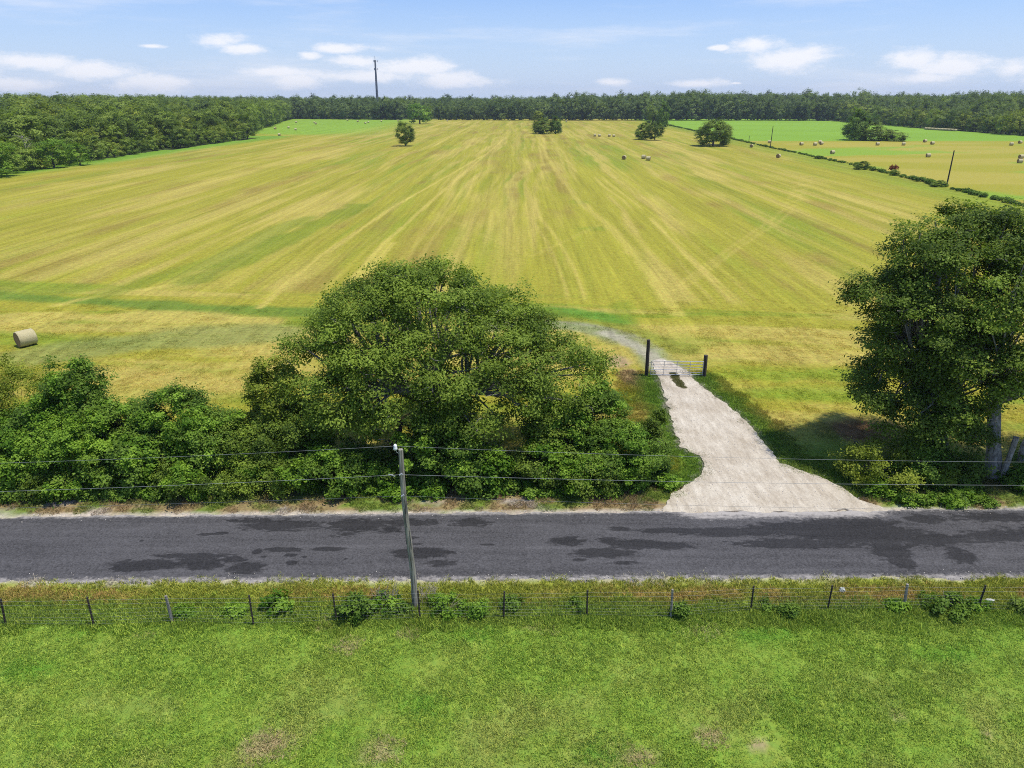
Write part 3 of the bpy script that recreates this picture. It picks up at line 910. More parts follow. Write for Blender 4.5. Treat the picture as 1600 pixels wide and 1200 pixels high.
def blade_patch(name, n, size, h, w, bend, seed, lo=0.0):
    rs = np.random.RandomState(seed)
    x = rs.uniform(-size / 2, size / 2, n); y = rs.uniform(-size / 2, size / 2, n)
    # tussocks
    k = n // 3
    cx = rs.uniform(-size / 2, size / 2, 12); cy = rs.uniform(-size / 2, size / 2, 12)
    idx = rs.randint(0, 12, k); x[:k] = cx[idx] + rs.normal(0, size * 0.05, k); y[:k] = cy[idx] + rs.normal(0, size * 0.05, k)
    hh = rs.uniform(h * 0.45, h * 1.15, n); th = rs.uniform(0, 2 * np.pi, n); ww = rs.uniform(0.6, 1.2, n) * w
    ph = rs.uniform(0, 2 * np.pi, n); bd = rs.uniform(0.2, 1.0, n) * bend * hh
    ux, uy = np.cos(th), np.sin(th); bx, by = np.cos(ph), np.sin(ph)
    z0 = np.full(n, -0.03)
    def P(a, s, f): return np.stack([x + ux * ww * a + bx * bd * s, y + uy * ww * a + by * bd * s, z0 + (hh - lo) * f], 1)
    V = np.concatenate([P(-.5, 0, 0), P(.5, 0, 0), P(.5, .35, .6), P(-.5, .35, .6), P(0, 1.0, 1.0 )], 0)
    i = np.arange(n)
    Fq = np.stack([i, i + n, i + 2 * n, i + 3 * n], 1)
    Ft = np.stack([i + 3 * n, i + 2 * n, i + 4 * n, i + 4 * n], 1)
    v = np.tile(rs.uniform(0, 1, n), 5)
    # quads plus triangles as degenerate-free separate mesh via from two calls
    me = bpy.data.meshes.new(name)
    allv = V.astype(np.float32)
    me.vertices.add(len(allv)); me.vertices.foreach_set('co', allv.ravel())
    me.loops.add(n * 7)
    me.loops.foreach_set('vertex_index', np.concatenate([Fq.ravel(), Ft[:, :3].ravel()]).astype(np.int32))
    me.polygons.add(2 * n)
    me.polygons.foreach_set('loop_start', np.concatenate([np.arange(n) * 4, 4 * n + np.arange(n) * 3]).astype(np.int32))
    me.polygons.foreach_set('loop_total', np.concatenate([np.full(n, 4), np.full(n, 3)]).astype(np.int32))
    me.update(calc_edges=True)
    put_attrs(me, {'v': ('FLOAT', 'POINT', v)})
    return proto(name, me, M['blade'])


def jgrid(x0, x1, y0, y1, step, seed):
    rs = np.random.RandomState(seed)
    X, Y = np.meshgrid(np.arange(x0, x1, step), np.arange(y0, y1, step))
    x = X.ravel() + rs.uniform(-.5, .5, X.size) * step; y = Y.ravel() + rs.uniform(-.5, .5, X.size) * step
    return x, y, rs


def in_view(x, y, margin=3.0):
    Z = y * CP + CAM_H * SP
    return np.abs(x) < Z * 0.75 + margin


def lawn(name, label, x, y, rs, colf, protos, s0, s1, gain=1.0, hs=1.0, z0=-0.02):
    t = colf(x, y) * gain
    s = rs.uniform(s0, s1, len(x))
    sc3 = np.stack([s, s, s * hs * (0.9 + 0.25 * fbm(x / 1.5, y / 1.5, 9, 2))], 1)
    z = np.full(len(x), z0)
    o = scatter(name, np.stack([x, y, z], 1), rs.uniform(0, 6.28, len(x)), sc3, protos, t)
    tag(o, label, 'grass', kind='stuff')
    return o


def build_grass():
    short = [blade_patch('turf_patch', 520, 1.0, 0.075, 0.018, 1.7, 1), blade_patch('turf_patch', 520, 1.0, 0.085, 0.018, 1.5, 2)]
    x, y, rs = jgrid(-31, 31, 8.0, 23.1, 0.62, 3)
    k = in_view(x, y); x, y = x[k], y[k]
    # thinner where the earth shows
    for (px, py, r) in ((1187, 1165, .45), (500, 976, .35), (1540, 1142, .3)):
        p = at(px, py); d = np.hypot(x - p[0], y - p[1]); k = d > r + 0.05; x, y = x[k], y[k]
    lawn('pasture_grass', 'short lime green pasture grass in front of the wire fence', x, y, rs, pasture_color, short, 0.85, 1.25, 1.32)
    tall = [blade_patch('rough_patch', 300, 1.0, 0.22, 0.020, 0.9, 4), blade_patch('rough_patch', 300, 1.0, 0.20, 0.024, 1.1, 5)]
    x, y, rs = jgrid(-31, 31, 22.4, 25.35, 0.38, 5)
    k = (y < road_y(x)[1] - 0.22 + 0.26 * rs.uniform(-1, 1, len(x))); x, y = x[k], y[k]
    lawn('verge_grass', 'rough yellowing roadside grass between the wire fence and the road', x, y, rs, pasture_color, tall, 0.55, 1.0, 1.1, 0.8)
    # taller tangle along the fence
    x, y, rs = jgrid(-31, 31, 22.2, 23.5, 0.55, 6)
    k = fbm(x / 1.6, y / 1.6, 15, 3) > 0.50; x, y = x[k], y[k]
    t = lambda a, b: np.tile([0.23, 0.32, 0.042], (len(a), 1)) * (0.8 + 0.5 * fbm(a, b, 19, 2))[..., None]
    lawn('fence_weeds', 'taller green weeds tangled along the near wire fence', x, y, rs, t, tall, 0.7, 1.0, 1.1, 1.35)
    # far verge of the road
    x, y, rs = jgrid(-34, 34, 30.4, 33.8, 0.5, 7)
    k = (y > road_y(x)[0] + 0.25) & ~inpoly(x, y, DRIVE) & (seg_dist(x, y, DRIVE + DRIVE[:1]) > 0.35)
    k &= (fbm(x / 1.3, y / 0.8, 16, 3) > 0.40)
    x, y = x[k], y[k]
    lawn('far_verge_grass', 'patchy weeds and dry grass on the far side of the road', x, y, rs, north_color, tall, 0.4, 0.8, 1.1, 0.7)
    # lush margins of the driveway
    x, y, rs = jgrid(5, 27, 31.0, 50.5, 0.42, 8)
    dd = seg_dist(x, y, DRIVE + DRIVE[:1])
    k = ((~inpoly(x, y, DRIVE)) | ((dd < 0.22) & (rs.rand(len(x)) > .4))) & (dd < 2.2 + 1.2 * (x < 9)) & (y > road_y(x)[0] + 0.8)
    x, y = x[k], y[k]
    lawn('driveway_margin_grass', 'lush bright green grass along both edges of the limestone driveway', x, y, rs, north_color, tall, 0.45, 0.8, 1.15, 0.95)
    # stubble of the hay field
    stub = [blade_patch('stubble_patch', 330, 1.4, 0.06, 0.022, 1.2, 9), blade_patch('stubble_patch', 330, 1.4, 0.06, 0.022, 1.2, 10)]
    x, y, rs = jgrid(-60, 60, 33.0, 72.0, 1.0, 11)
    k = in_view(x, y) & (~inpoly(x, y, DRIVE)) & (seg_dist(x, y, DRIVE + DRIVE[:1]) > 0.8) & (x < fence_x(y))
    k &= rs.uniform(0, 1, len(x)) > np.clip((y - 40) / 32, 0, 0.98)
    k &= (seg_dist(x, y, TRACK[:5]) > 0.9)
    x, y = x[k], y[k]
    lawn('hay_stubble', 'short yellow green stubble of the mown hay field', x, y, rs, north_color, stub, 0.7, 1.0, 1.3)
    # grass tuft in the middle of the drive
    x, y, rs = jgrid(9, 18, 44, 52, 0.13, 12)
    k = inpoly(x, y, ISLE); x, y = x[k], y[k]
    t = lambda a, b: np.tile([0.13, 0.135, 0.035], (len(a), 1))
    lawn('driveway_tuft', 'dull green grass tuft between the wheel ruts at the gate', x, y, rs, t, tall, 0.25, 0.45, 1.0, 0.6, 0.05)


build_grass()

# ------------------------------------------------------------------ foliage
def foliage(seed, lobes, n_puffs, puff_r, sprays, leaves, leaf, spray_r, flat=0.75, inner=0.72, low=-0.35, aspect=0.55, holes=(), nr=0.45, vr=1.0, sw=0.7, ow=0.25):
    rs = np.random.RandomState(seed)
    L_ = np.array(lobes, float)
    w = (L_[:, 3] * L_[:, 4] + L_[:, 3] * L_[:, 5]); w = w / w.sum()
    P = []; O = []
    guard = 0
    while len(P) < n_puffs and guard < n_puffs * 30:
        guard += 1
        k = rs.choice(len(L_), p=w); l = L_[k]
        d = rs.normal(size=3); d /= np.linalg.norm(d)
        if d[2] < low and rs.rand() < 0.8: continue
        p = l[:3] + d * l[3:6] * rs.uniform(inner, 0.98)
        q = ((p[None] - L_[:, :3]) / L_[:, 3:6]); rr = np.sqrt((q ** 2).sum(1)); rr[k] = 9
        if rr.min() < 0.62: continue
        if p[2] < puff_r * 0.25: continue
        bad = False
        for (hx, hy, hz, hr) in holes:
            if (p[0] - hx) ** 2 + (p[1] - hy) ** 2 + (p[2] - hz) ** 2 < hr * hr: bad = True
        if bad: continue
        P.append(p); O.append(d)
    P = np.array(P); O = np.array(O); n = len(P)
    pr = rs.uniform(0.6, 1.25, n) * puff_r
    # sprays around every puff
    sd_ = rs.normal(size=(n, sprays, 3)); sd_ /= np.linalg.norm(sd_, axis=2, keepdims=True)
    sd_ += O[:, None] * 0.35; sd_[..., 2] += 0.1
    sp = P[:, None] + sd_ * (pr[:, None, None] * rs.uniform(0.35, 1.05, (n, sprays, 1))) * np.array([1, 1, flat])
    sd2 = sd_ / np.linalg.norm(sd_, axis=2, keepdims=True)
    lp = rs.normal(size=(n, sprays, leaves, 3)) * spray_r * np.array([1, 1, 0.6]) + sp[:, :, None]
    nm = sd2[:, :, None] * sw + O[:, None, None] * ow + np.array([0, 0, 0.75]) + rs.normal(size=lp.shape) * nr
    v = 0.45 + 0.26 * rs.normal(size=(n, 1, 1)) + 0.13 * rs.normal(size=(n, sprays, 1)) + 0.16 * vr * rs.normal(size=(n, sprays, leaves))
    C = lp.reshape(-1, 3); nm = nm.reshape(-1, 3); v = np.clip(v.reshape(-1), -0.2, 1.3)
    keep = C[:, 2] > 0.03
    C, nm, v = C[keep], nm[keep], v[keep]
    nm /= np.linalg.norm(nm, axis=1, keepdims=True)
    t = rs.normal(size=nm.shape); t -= nm * (t * nm).sum(1, keepdims=True); t /= np.linalg.norm(t, axis=1, keepdims=True)
    b = np.cross(nm, t)
    s = leaf * rs.uniform(0.45, 1.45, (len(C), 1))
    V = np.concatenate([C - t * s * 0.5, C + b * s * aspect * 0.5 - nm * s * 0.06, C + t * s * 0.5, C - b * s * aspect * 0.5 - nm * s * 0.06], 0)
    m_ = len(C); i = np.arange(m_)
    F = np.stack([i, i + m_, i + 2 * m_, i + 3 * m_], 1)
    return V, F, np.tile(v, 4), P


def limbs(mb, base, P, r0, seed, n_main=6, fork=0.35, jit=0.12, every=1, lean=(0, 0)):
    """trunk from base, main limbs, then a branch to every puff centre"""
    rng = random.Random(seed)
    base = Vector(base); P = [Vector(p) for p in P]
    top = sum(P, Vector()) / len(P)
    H = max(p.z for p in P)
    fk = Vector((base.x + (top.x - base.x) * 0.5 + lean[0], base.y + (top.y - base.y) * 0.5 + lean[1], base.z + (H - base.z) * fork))
    mid = base.lerp(fk, 0.5) + Vector((rng.uniform(-.2, .2), rng.uniform(-.2, .2), 0)) * r0 * 2
    mb.tube([base - Vector((0, 0, 0.3)), base + Vector((0, 0, 0.25)), mid, fk], [r0 * 1.5, r0 * 1.12, r0 * 0.9, r0 * 0.8], 9, jit=0.1, rng=rng)
    # cluster puffs by direction for the main limbs
    order = sorted(P, key=lambda p: math.atan2(p.y - fk.y, p.x - fk.x))
    n_main = min(n_main, len(order))
    groups = [order[i::1][int(len(order) * i / n_main) - i if False else 0:0] for i in range(n_main)]
    k = len(order) / n_main
    for g in range(n_main):
        grp = order[int(g * k):int((g + 1) * k)]
        if not grp: continue
        cen = sum(grp, Vector()) / len(grp)
        e = fk.lerp(cen, 0.62) + Vector((0, 0, -0.05 * H))
        m1 = fk.lerp(e, 0.5) + Vector((rng.uniform(-1, 1), rng.uniform(-1, 1), rng.uniform(0.0, 1))) * 0.07 * H
        rl = r0 * 0.5
        mb.tube([fk, m1, e], [r0 * 0.6, rl * 0.8, rl * 0.5], 7, jit=0.1, rng=rng)
        for i, p in enumerate(grp):
            if i % every: continue
            s = m1.lerp(e, rng.uniform(0.2, 1.0))
            q = s.lerp(p, 0.5) + Vector((rng.uniform(-1, 1), rng.uniform(-1, 1), rng.uniform(-.3, 1))) * 0.05 * H
            q2 = p + (p - q) * 0.06
            mb.tube([s, q, p, q2], [rl * 0.36, rl * 0.24, rl * 0.13, rl * 0.04], 5, caps=False)


def tree(name, label, cat, base, V, F, v, P, leafmat, bark, r0, seed, group=None, n_main=6, fork=0.35, every=1, part='crown', trunk=True, lean=(0, 0), twigs=0):
    """coordinates are world; the empty sits at the base"""
    base = Vector(base)
    t = empty(name, base)
    tag(t, label, cat, group)
    me = fast_mesh(part, V - np.array(base), F, {'v': ('FLOAT', 'POINT', v)})
    link(part, me, leafmat, t)
    if trunk:
        mb = MB(); limbs(mb, (0, 0, 0), [Vector(p) - base for p in P], r0, seed, n_main, fork, every=every, lean=lean)
        rng = random.Random(seed + 77)
        for k in range(twigs):
            p = Vector(P[rng.randrange(len(P))]) - base
            s_ = p + Vector((rng.uniform(-.5, .5), rng.uniform(-.7, .1), rng.uniform(-.5, .1)))
            e_ = s_ + Vector((rng.uniform(-.7, .7), rng.uniform(-.8, .1), rng.uniform(-.3, .25)))
            mb.tube([s_, s_.lerp(e_, .5) + Vector((0, 0, rng.uniform(-.1, .12))), e_], [.03, .02, .008], 4, caps=False)
        mb.build('trunk', bark, t, smooth=True)
    return t


def lobe(px, py, Y, rpx, rypx=None, ry=None):
    """an ellipsoid of foliage centred on the upright plane y = Y; radii from pixels at that depth"""
    p = atY(px, py, Y)
    Z = Y * CP + (CAM_H - p[2]) * SP
    rx = rpx / FPX * Z
    rz = (rypx or rpx) / FPX * Z / 0.93
    return (p[0], p[1], p[2], rx, ry if ry else rx, rz)


def big_oak():
    lobes = [lobe(675, 512, 38.5, 128, 94, 4.8), lobe(640, 655, 34.8, 70, 34, 1.9), lobe(720, 650, 34.9, 62, 34, 1.8), lobe(560, 655, 35.2, 44, 30, 1.6), lobe(700, 585, 35.4, 90, 60, 2.6), lobe(600, 570, 35.6, 80, 60, 2.6), lobe(800, 600, 35.8, 60, 46, 2.2), lobe(590, 520, 37.5, 95, 75, 4.0), lobe(770, 545, 38, 100, 75, 4.2), lobe(505, 560, 36.8, 55, 62, 2.8), lobe(520, 620, 35.6, 66, 42, 2.4),
             lobe(640, 600, 35.2, 100, 62, 2.8), lobe(760, 610, 35.0, 80, 50, 2.4), lobe(855, 590, 37, 72, 62, 3.0), lobe(900, 570, 38, 45, 48, 2.0), lobe(905, 628, 36.5, 50, 40, 2.2), lobe(665, 452, 38.5, 84, 44, 3.2), lobe(790, 500, 38.8, 60, 40, 2.6), lobe(560, 490, 38.4, 56, 44, 2.6)]
    h1 = atY(640, 562, 34.6); h2 = atY(590, 500, 33.8)
    h3 = atY(621, 672, 34.3); h4 = atY(621, 672, 33.2); holes = [(h1[0], h1[1], h1[2], .8), (*h3, .75), (*h4, .7)]
    V, F, v, P = foliage(11, lobes, 400, 0.92, 14, 34, 0.145, 0.25, flat=0.62, inner=0.72, low=-0.4, aspect=0.6, holes=holes)
    base = at(655, 712)
    t = tree('oak_tree', 'broad spreading live oak with a wide domed crown behind the utility pole', 'tree', base, V, F, v, P, M['oak'], M['bark'], 0.55, 3, n_main=9, fork=0.30, every=3, twigs=260)
    # broken brown limb stub above the pole top; solid near-black tube paints the shaded hollow
    b = Vector(atY(619, 700, 34.0)); q = Vector(atY(626, 655, 34.1)); c = Vector(atY(606, 648, 33.8))
    mb = MB(); mb.tube([b, b.lerp(q, .5), q], [0.26, 0.22, 0.12], 8, jit=.25, rng=random.Random(3))
    mb.build('hollow_stub', M['black_hollow'], t).location = -Vector(base)
    mb = MB(); mb.tube([q + Vector((0.1, 0, 0)), q.lerp(c, .5) + Vector((0, 0, .15)), c], [0.12, 0.09, 0.03], 6, jit=.25, rng=random.Random(4))
    mb.tube([q, q + Vector((.5, 0, .35))], [.09, .02], 6)
    mb.build('broken_limb', M['brown_wood'], t).location = -Vector(base)


def right_oaks():
    lobes = [lobe(1478, 440, 37, 84, 76, 3.4), lobe(1425, 395, 37.5, 38, 36, 2.0), lobe(1545, 400, 38, 84, 66, 3.4), lobe(1385, 462, 37, 56, 26, 1.9), lobe(1410, 540, 36.5, 58, 34, 2.0), lobe(1385, 590, 36, 42, 24, 1.6),
             lobe(1450, 560, 36.5, 60, 60, 2.4), lobe(1380, 615, 35.6, 44, 16, 1.4), lobe(1440, 640, 35.2, 46, 46, 1.8), lobe(1500, 350, 38.5, 44, 24, 2.0), lobe(1500, 560, 35.2, 50, 60, 2.0), lobe(1470, 665, 34.6, 50, 46, 1.7), lobe(1415, 655, 35.0, 44, 36, 1.6), lobe(1500, 690, 34.3, 34, 30, 1.2), lobe(1440, 500, 36, 60, 50, 2.4)]
    h = atY(1400, 505, 36); holes = [(h[0], h[1] - 1, h[2], 0.75)]
    V, F, v, P = foliage(21, lobes, 320, 0.85, 13, 32, 0.145, 0.23, flat=0.55, inner=0.7, low=-0.3, aspect=0.6, holes=holes)
    base = at(1468, 728)
    tree('oak_tree', 'dark green oak right of the driveway with ragged limbs reaching over the field', 'tree', base, V, F, v, P, M['oak_dark'], M['bark'], 0.42, 5, n_main=8, fork=0.35, every=3, twigs=120)
    lobes = [lobe(1560, 480, 35.5, 80, 80, 3.2), lobe(1640, 420, 36, 90, 80, 3.6), lobe(1620, 540, 34.6, 90, 80, 3.0), lobe(1530, 575, 34.4, 62, 62, 2.4), lobe(1730, 480, 36, 110, 110, 4.4), lobe(1488, 632, 34.4, 46, 34, 1.8),
             lobe(1600, 380, 37, 60, 44, 2.5), lobe(1700, 600, 34.6, 80, 50, 3.0), lobe(1610, 592, 34.2, 56, 24, 1.9), lobe(1560, 600, 34.0, 48, 28, 1.5)]
    V, F, v, P = foliage(22, lobes, 330, 0.9, 13, 32, 0.145, 0.24, flat=0.6, inner=0.7, low=-0.2, aspect=0.6)
    base = at(1551, 742)
    t = tree('oak_tree', 'olive green oak at the right picture edge with a thick pale trunk', 'tree', base, V, F, v, P, M['oak'], M['pale_bark'], 0.40, 6, n_main=8, fork=0.30, every=3, lean=(-1.3, 0.3), twigs=160)
    # second stem of the same tree
    a = Vector(at(1592, 742)); mb = MB()
    mb.tube([a - Vector((0, 0, .3)), Vector(atY(1600, 700, 34.6)), Vector(atY(1630, 640, 35))], [.26, .22, .2], 8, jit=.08, rng=random.Random(2))
    mb.build('second_stem', M['pale_bark'], t, smooth=True).location = -Vector(base)
    # sawn off pale stem
    st = empty('tree_stump', at(1563, 750)); tag(st, 'pale leaning sawn-off tree stem beside the thick oak trunk', 'stump')
    b = Vector(at(1563, 750)); mb = MB()
    tp = Vector(atY(1588, 683, 33.9))
    mb.tube([Vector((0, 0, -.3)), (tp - b) * .5 + Vector((.03, 0, 0)), tp - b], [.17, .145, .15], 9, jit=.06, rng=random.Random(8))
    mb.build('stem', M['pale_bark'], st, smooth=False)


def shrub(px, top_py, w_px, Y, mat, label, seed, dens=1.0, leaf=0.125, name='shrub', cat='bush', vine=None, slim=False, stem=True, squash=1.0):
    """one bush standing on the ground at y = Y; height and width from where the photograph shows it"""
    p = atY(px, top_py, Y); h = max(p[2], 0.8)
    Z = Y * CP + (CAM_H - h * .5) * SP
    rx = w_px / 2 / FPX * Z
    x0 = (px - 800) / FPX * Z
    lobes = []
    rs = np.random.RandomState(seed)
    if slim:
        lobes = [(x0, Y, h * .28, rx * 1.0, rx, h * .30), (x0 + rs.uniform(-.2, .2), Y, h * .58, rx * .8, rx * .8, h * .28), (x0, Y, h * .80, rx * .55, rx * .6, h * .2)]
    else:
        lobes = [(x0, Y, h * .46, rx, min(rx, 2.2), h * .5)]
        for k in range(4):
            a = rs.uniform(0, 6.28)
            lobes.append((x0 + math.cos(a) * rx * .5, Y + math.sin(a) * min(rx, 2) * .5, h * rs.uniform(.3, .66), rx * .55, rx * .5, h * rs.uniform(.26, .36)))
    for k in range(5):
        a = rs.uniform(-1, 1)
        lobes.append((x0 + a * rx * .85, Y + rs.uniform(-.5, .5) * rx, h * (1.0 - .35 * a * a) * rs.uniform(.8, 1.02), .22, .22, rs.uniform(.25, .5)))
    area = rx * h * 6
    n = int(np.clip(area * 1.25 * dens, 16, 100))
    leaf *= rs.uniform(.75, 1.15)
    V, F, v, P = foliage(seed, lobes, n, 0.52 * min(1.2, max(.45, rx / 1.6)), 11, 34, leaf, 0.17, flat=.8, inner=.78, low=-.55, aspect=.7)
    t = tree(name, label, cat, (x0, Y, 0), V, F, v, P, mat, M['dark_bark'], 0.10 if not slim else 0.13, seed, n_main=5, fork=.25, part='foliage', trunk=stem, every=2)
    if vine:
        base = Vector((x0, Y, 0))
        Vv = []; rsv = np.random.RandomState(seed + 500)
        # drapes: hanging sheets of bright leaves on the sunny upper front
        dl = []
        for k in range(vine):
            a = rsv.uniform(-1, 1)
            dl.append((x0 + a * rx * .75, Y - min(rx, 2.2) * rsv.uniform(.45, .85), h * rsv.uniform(.35, .75), rx * rsv.uniform(.22, .4), .5, h * rsv.uniform(.18, .32)))
        dl.append((x0, Y - .2, h * .8, rx * .6, rx * .5, h * .2))
        V, F, v, P = foliage(seed + 9, dl, 10 + 7 * vine, .36, 10, 24, leaf * 1.05, .13, flat=.9, inner=.8, low=-.6, aspect=.8)
        me = fast_mesh('vine', V - np.array(base), F, {'v': ('FLOAT', 'POINT', v)})
        link('vine', me, M['vine'], t)
    return t


def hedge():
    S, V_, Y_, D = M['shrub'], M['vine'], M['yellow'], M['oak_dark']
    L_ = [
        (22, 566, 120, 37.2, Y_, 'yellow green bush at the left edge behind the hedge, nearest the hay bale', 0, {}),
        (125, 558, 96, 35.6, S, 'tall narrow vine-covered bush, the highest peak of the left hedge', 6, {'slim': True}),
        (60, 636, 120, 35.4, S, 'olive bush left of the tall vine-covered peak in the left hedge', 2, {}),
        (22, 662, 130, 33.9, V_, 'bright green leafy bush at the left picture edge by the road', 0, {}),
        (112, 650, 110, 34.0, V_, 'bright green curtain of vines sloping down below the tall hedge peak', 8, {}),
        (190, 626, 116, 35.2, S, 'dark green bush just right of the tall vine-covered peak', 3, {}),
        (272, 612, 112, 35.9, S, 'dark bush with a rounded top at the back of the left hedge', 2, {}),
        (215, 682, 150, 33.7, S, 'wide vine-covered bush in the front middle of the left hedge', 4, {}),
        (322, 642, 104, 34.6, S, 'vine-draped bush at the right shoulder of the left hedge', 5, {}),
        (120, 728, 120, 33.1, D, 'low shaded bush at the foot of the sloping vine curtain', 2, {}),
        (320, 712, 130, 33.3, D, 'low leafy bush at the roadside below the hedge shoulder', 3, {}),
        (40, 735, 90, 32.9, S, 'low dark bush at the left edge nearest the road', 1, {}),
        (432, 566, 92, 36.0, Y_, 'upright olive green small tree touching the left side of the big oak', 0, {'slim': True}),
        (385, 648, 96, 35.0, M['oak'], 'dull green bush left of the upright olive small tree', 1, {}),
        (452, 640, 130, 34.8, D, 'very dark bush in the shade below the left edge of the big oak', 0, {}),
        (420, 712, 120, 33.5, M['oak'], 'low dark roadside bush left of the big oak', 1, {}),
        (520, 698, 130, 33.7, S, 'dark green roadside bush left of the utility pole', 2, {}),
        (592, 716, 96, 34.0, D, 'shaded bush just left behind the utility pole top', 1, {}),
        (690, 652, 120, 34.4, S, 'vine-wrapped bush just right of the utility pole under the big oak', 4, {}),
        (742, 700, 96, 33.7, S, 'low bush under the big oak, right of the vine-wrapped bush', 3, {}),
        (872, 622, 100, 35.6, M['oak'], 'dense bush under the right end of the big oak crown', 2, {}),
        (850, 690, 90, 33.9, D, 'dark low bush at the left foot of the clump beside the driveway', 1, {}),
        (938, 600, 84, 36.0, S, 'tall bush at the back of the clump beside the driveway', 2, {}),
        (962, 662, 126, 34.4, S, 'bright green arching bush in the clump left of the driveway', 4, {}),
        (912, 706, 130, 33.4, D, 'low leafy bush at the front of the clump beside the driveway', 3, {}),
        (1003, 702, 84, 34.0, S, 'small bush at the right end of the clump beside the driveway', 1, {}),
        (1024, 640, 40, 37.0, D, 'slender dark sapling at the left edge of the driveway', 0, {'slim': True}),
        (1372, 700, 96, 33.6, Y_, 'yellow green bush at the roadside left of the right-hand oaks', 0, {}),
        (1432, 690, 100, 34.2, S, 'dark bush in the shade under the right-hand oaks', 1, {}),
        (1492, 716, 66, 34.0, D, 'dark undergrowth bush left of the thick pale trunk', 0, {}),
        (1612, 738, 60, 33.4, S, 'green bush at the right picture edge below the oak', 1, {}),
        (1474, 738, 34, 33.2, M['bright_yellow'], 'small bright yellow green bush among the dark undergrowth', 0, {}),
        (1660, 700, 120, 34.6, S, 'bush past the right picture edge below the oak', 0, {}),
        (-60, 640, 140, 34.8, S, 'bush past the left picture edge in the hedge', 2, {}),
    ]
    for i, (px, ty, w, Y, m, lab, vn, kw) in enumerate(L_):
        shrub(px, ty, w, Y, m, lab, 100 + i, vine=vn or None, **kw)


big_oak()
right_oaks()
hedge()


def ground_cover():
    """low leafy undergrowth along the foot of the hedge"""
    me_list = []
    for s in range(2):
        V, F, v, P = foliage(900 + s, [(0, 0, .22, .45, .4, .22)], 8, .2, 7, 9, .12, .1, flat=.7, aspect=.7)
        me_list.append(proto('leafy_clump', fast_mesh('leafy_clump', V, F, {'v': ('FLOAT', 'POINT', v)}), M['vine'] if s else M['shrub']))
    rs = np.random.RandomState(44)
    pts = []
    for k in range(900):
        x = rs.uniform(-30, 30)
        y = rs.uniform(32.0, 34.6) + 0.012 * x
        if inpoly(np.array([x]), np.array([y]), DRIVE)[0] or seg_dist(np.array([x]), np.array([y]), DRIVE + DRIVE[:1])[0] < .6: continue
        if fbm(np.array([x / 1.5]), np.array([y / 1.5]), 33, 2)[0] < .40 + .1 * (y < 32.7): continue
        if 9.0 < x < 19.5: continue
        pts.append((x, y, -0.02))
    for k in range(14):
        x = rs.uniform(-30, 30); y = rs.uniform(22.9, 23.8)
        if fbm(np.array([x / 2.5]), np.array([y / 1.5]), 34, 2)[0] < .45: continue
        pts.append((x, y, -0.02))
    for k in range(26):
        p = at(rs.uniform(1400, 1560), rs.uniform(775, 790)); pts.append((p[0], p[1], -.02))
    pts = np.array(pts); n = len(pts)
    o = scatter('undergrowth', pts, rs.uniform(0, 6.28, n), rs.uniform(.5, 1.3, n), me_list)
    tag(o, 'low leafy undergrowth along the foot of the hedge and the fence', 'undergrowth', kind='stuff')


ground_cover()


def pebbles():
    mb = MB(); mb.box((0, 0, .3), (1, .8, .6), .3); me0 = bpy.data.meshes.new('pebble')
    ph = [(math.cos(a) * (1 if i % 2 else .8) * .5, math.sin(a) * .42, .02) for i, a in enumerate(np.linspace(0, 2 * math.pi, 8)[:-1])]
    V = ph + [(q[0] * .6, q[1] * .6, .34) for q in ph]; n = len(ph)
    F = [(i, (i + 1) % n, n + (i + 1) % n, n + i) for i in range(n)] + [tuple(range(n, 2 * n))]
    me0.from_pydata(V, [], F); me0.update()
    pr = [proto('pebble', me0, rough_mat('limestone_pebble', (.42, .37, .30), (.66, .61, .53), 2, .9, .2))]
    me1 = me0.copy(); me1.materials.clear()
    pr.append(proto('pebble', me1, rough_mat('dark_pebble', (.26, .23, .18), (.38, .34, .27), 2, .9, .2)))
    rs = np.random.RandomState(12); pts = []
    pd = [pr[0]]; x = rs.uniform(5, 26, 16000); y = rs.uniform(30.3, 52, 16000)
    k = inpoly(x, y, DRIVE) | ((seg_dist(x, y, DRIVE + DRIVE[:1]) < .5) & (rs.rand(16000) > .6)) & (y > 30.8)
    x, y = x[k], y[k]
    k = rs.rand(len(x)) > .35; x, y = x[k], y[k]
    z = np.where(inpoly(x, y, DRIVE), .05, .0)
    tag(scatter('driveway_gravel', np.stack([x, y, z], 1), rs.uniform(0, 6.28, len(x)), .02 + .06 * rs.rand(len(x)) ** 4, pd), 'loose limestone gravel lying on the driveway', 'gravel', kind='stuff')
    x = rs.uniform(-30, 30, 2600); f = rs.rand(2600) ** 3 * .8; far = rs.rand(2600) > .5
    yf, yn = road_y(x); y = np.where(far, yf - f + .1, yn + f - .1)
    tag(scatter('road_edge_gravel', np.stack([x, y, np.full(len(x), .035)], 1), rs.uniform(0, 6.28, len(x)), .02 + .05 * rs.rand(len(x)) ** 3, pr), 'loose grit along both edges of the road', 'gravel', kind='stuff')


pebbles()


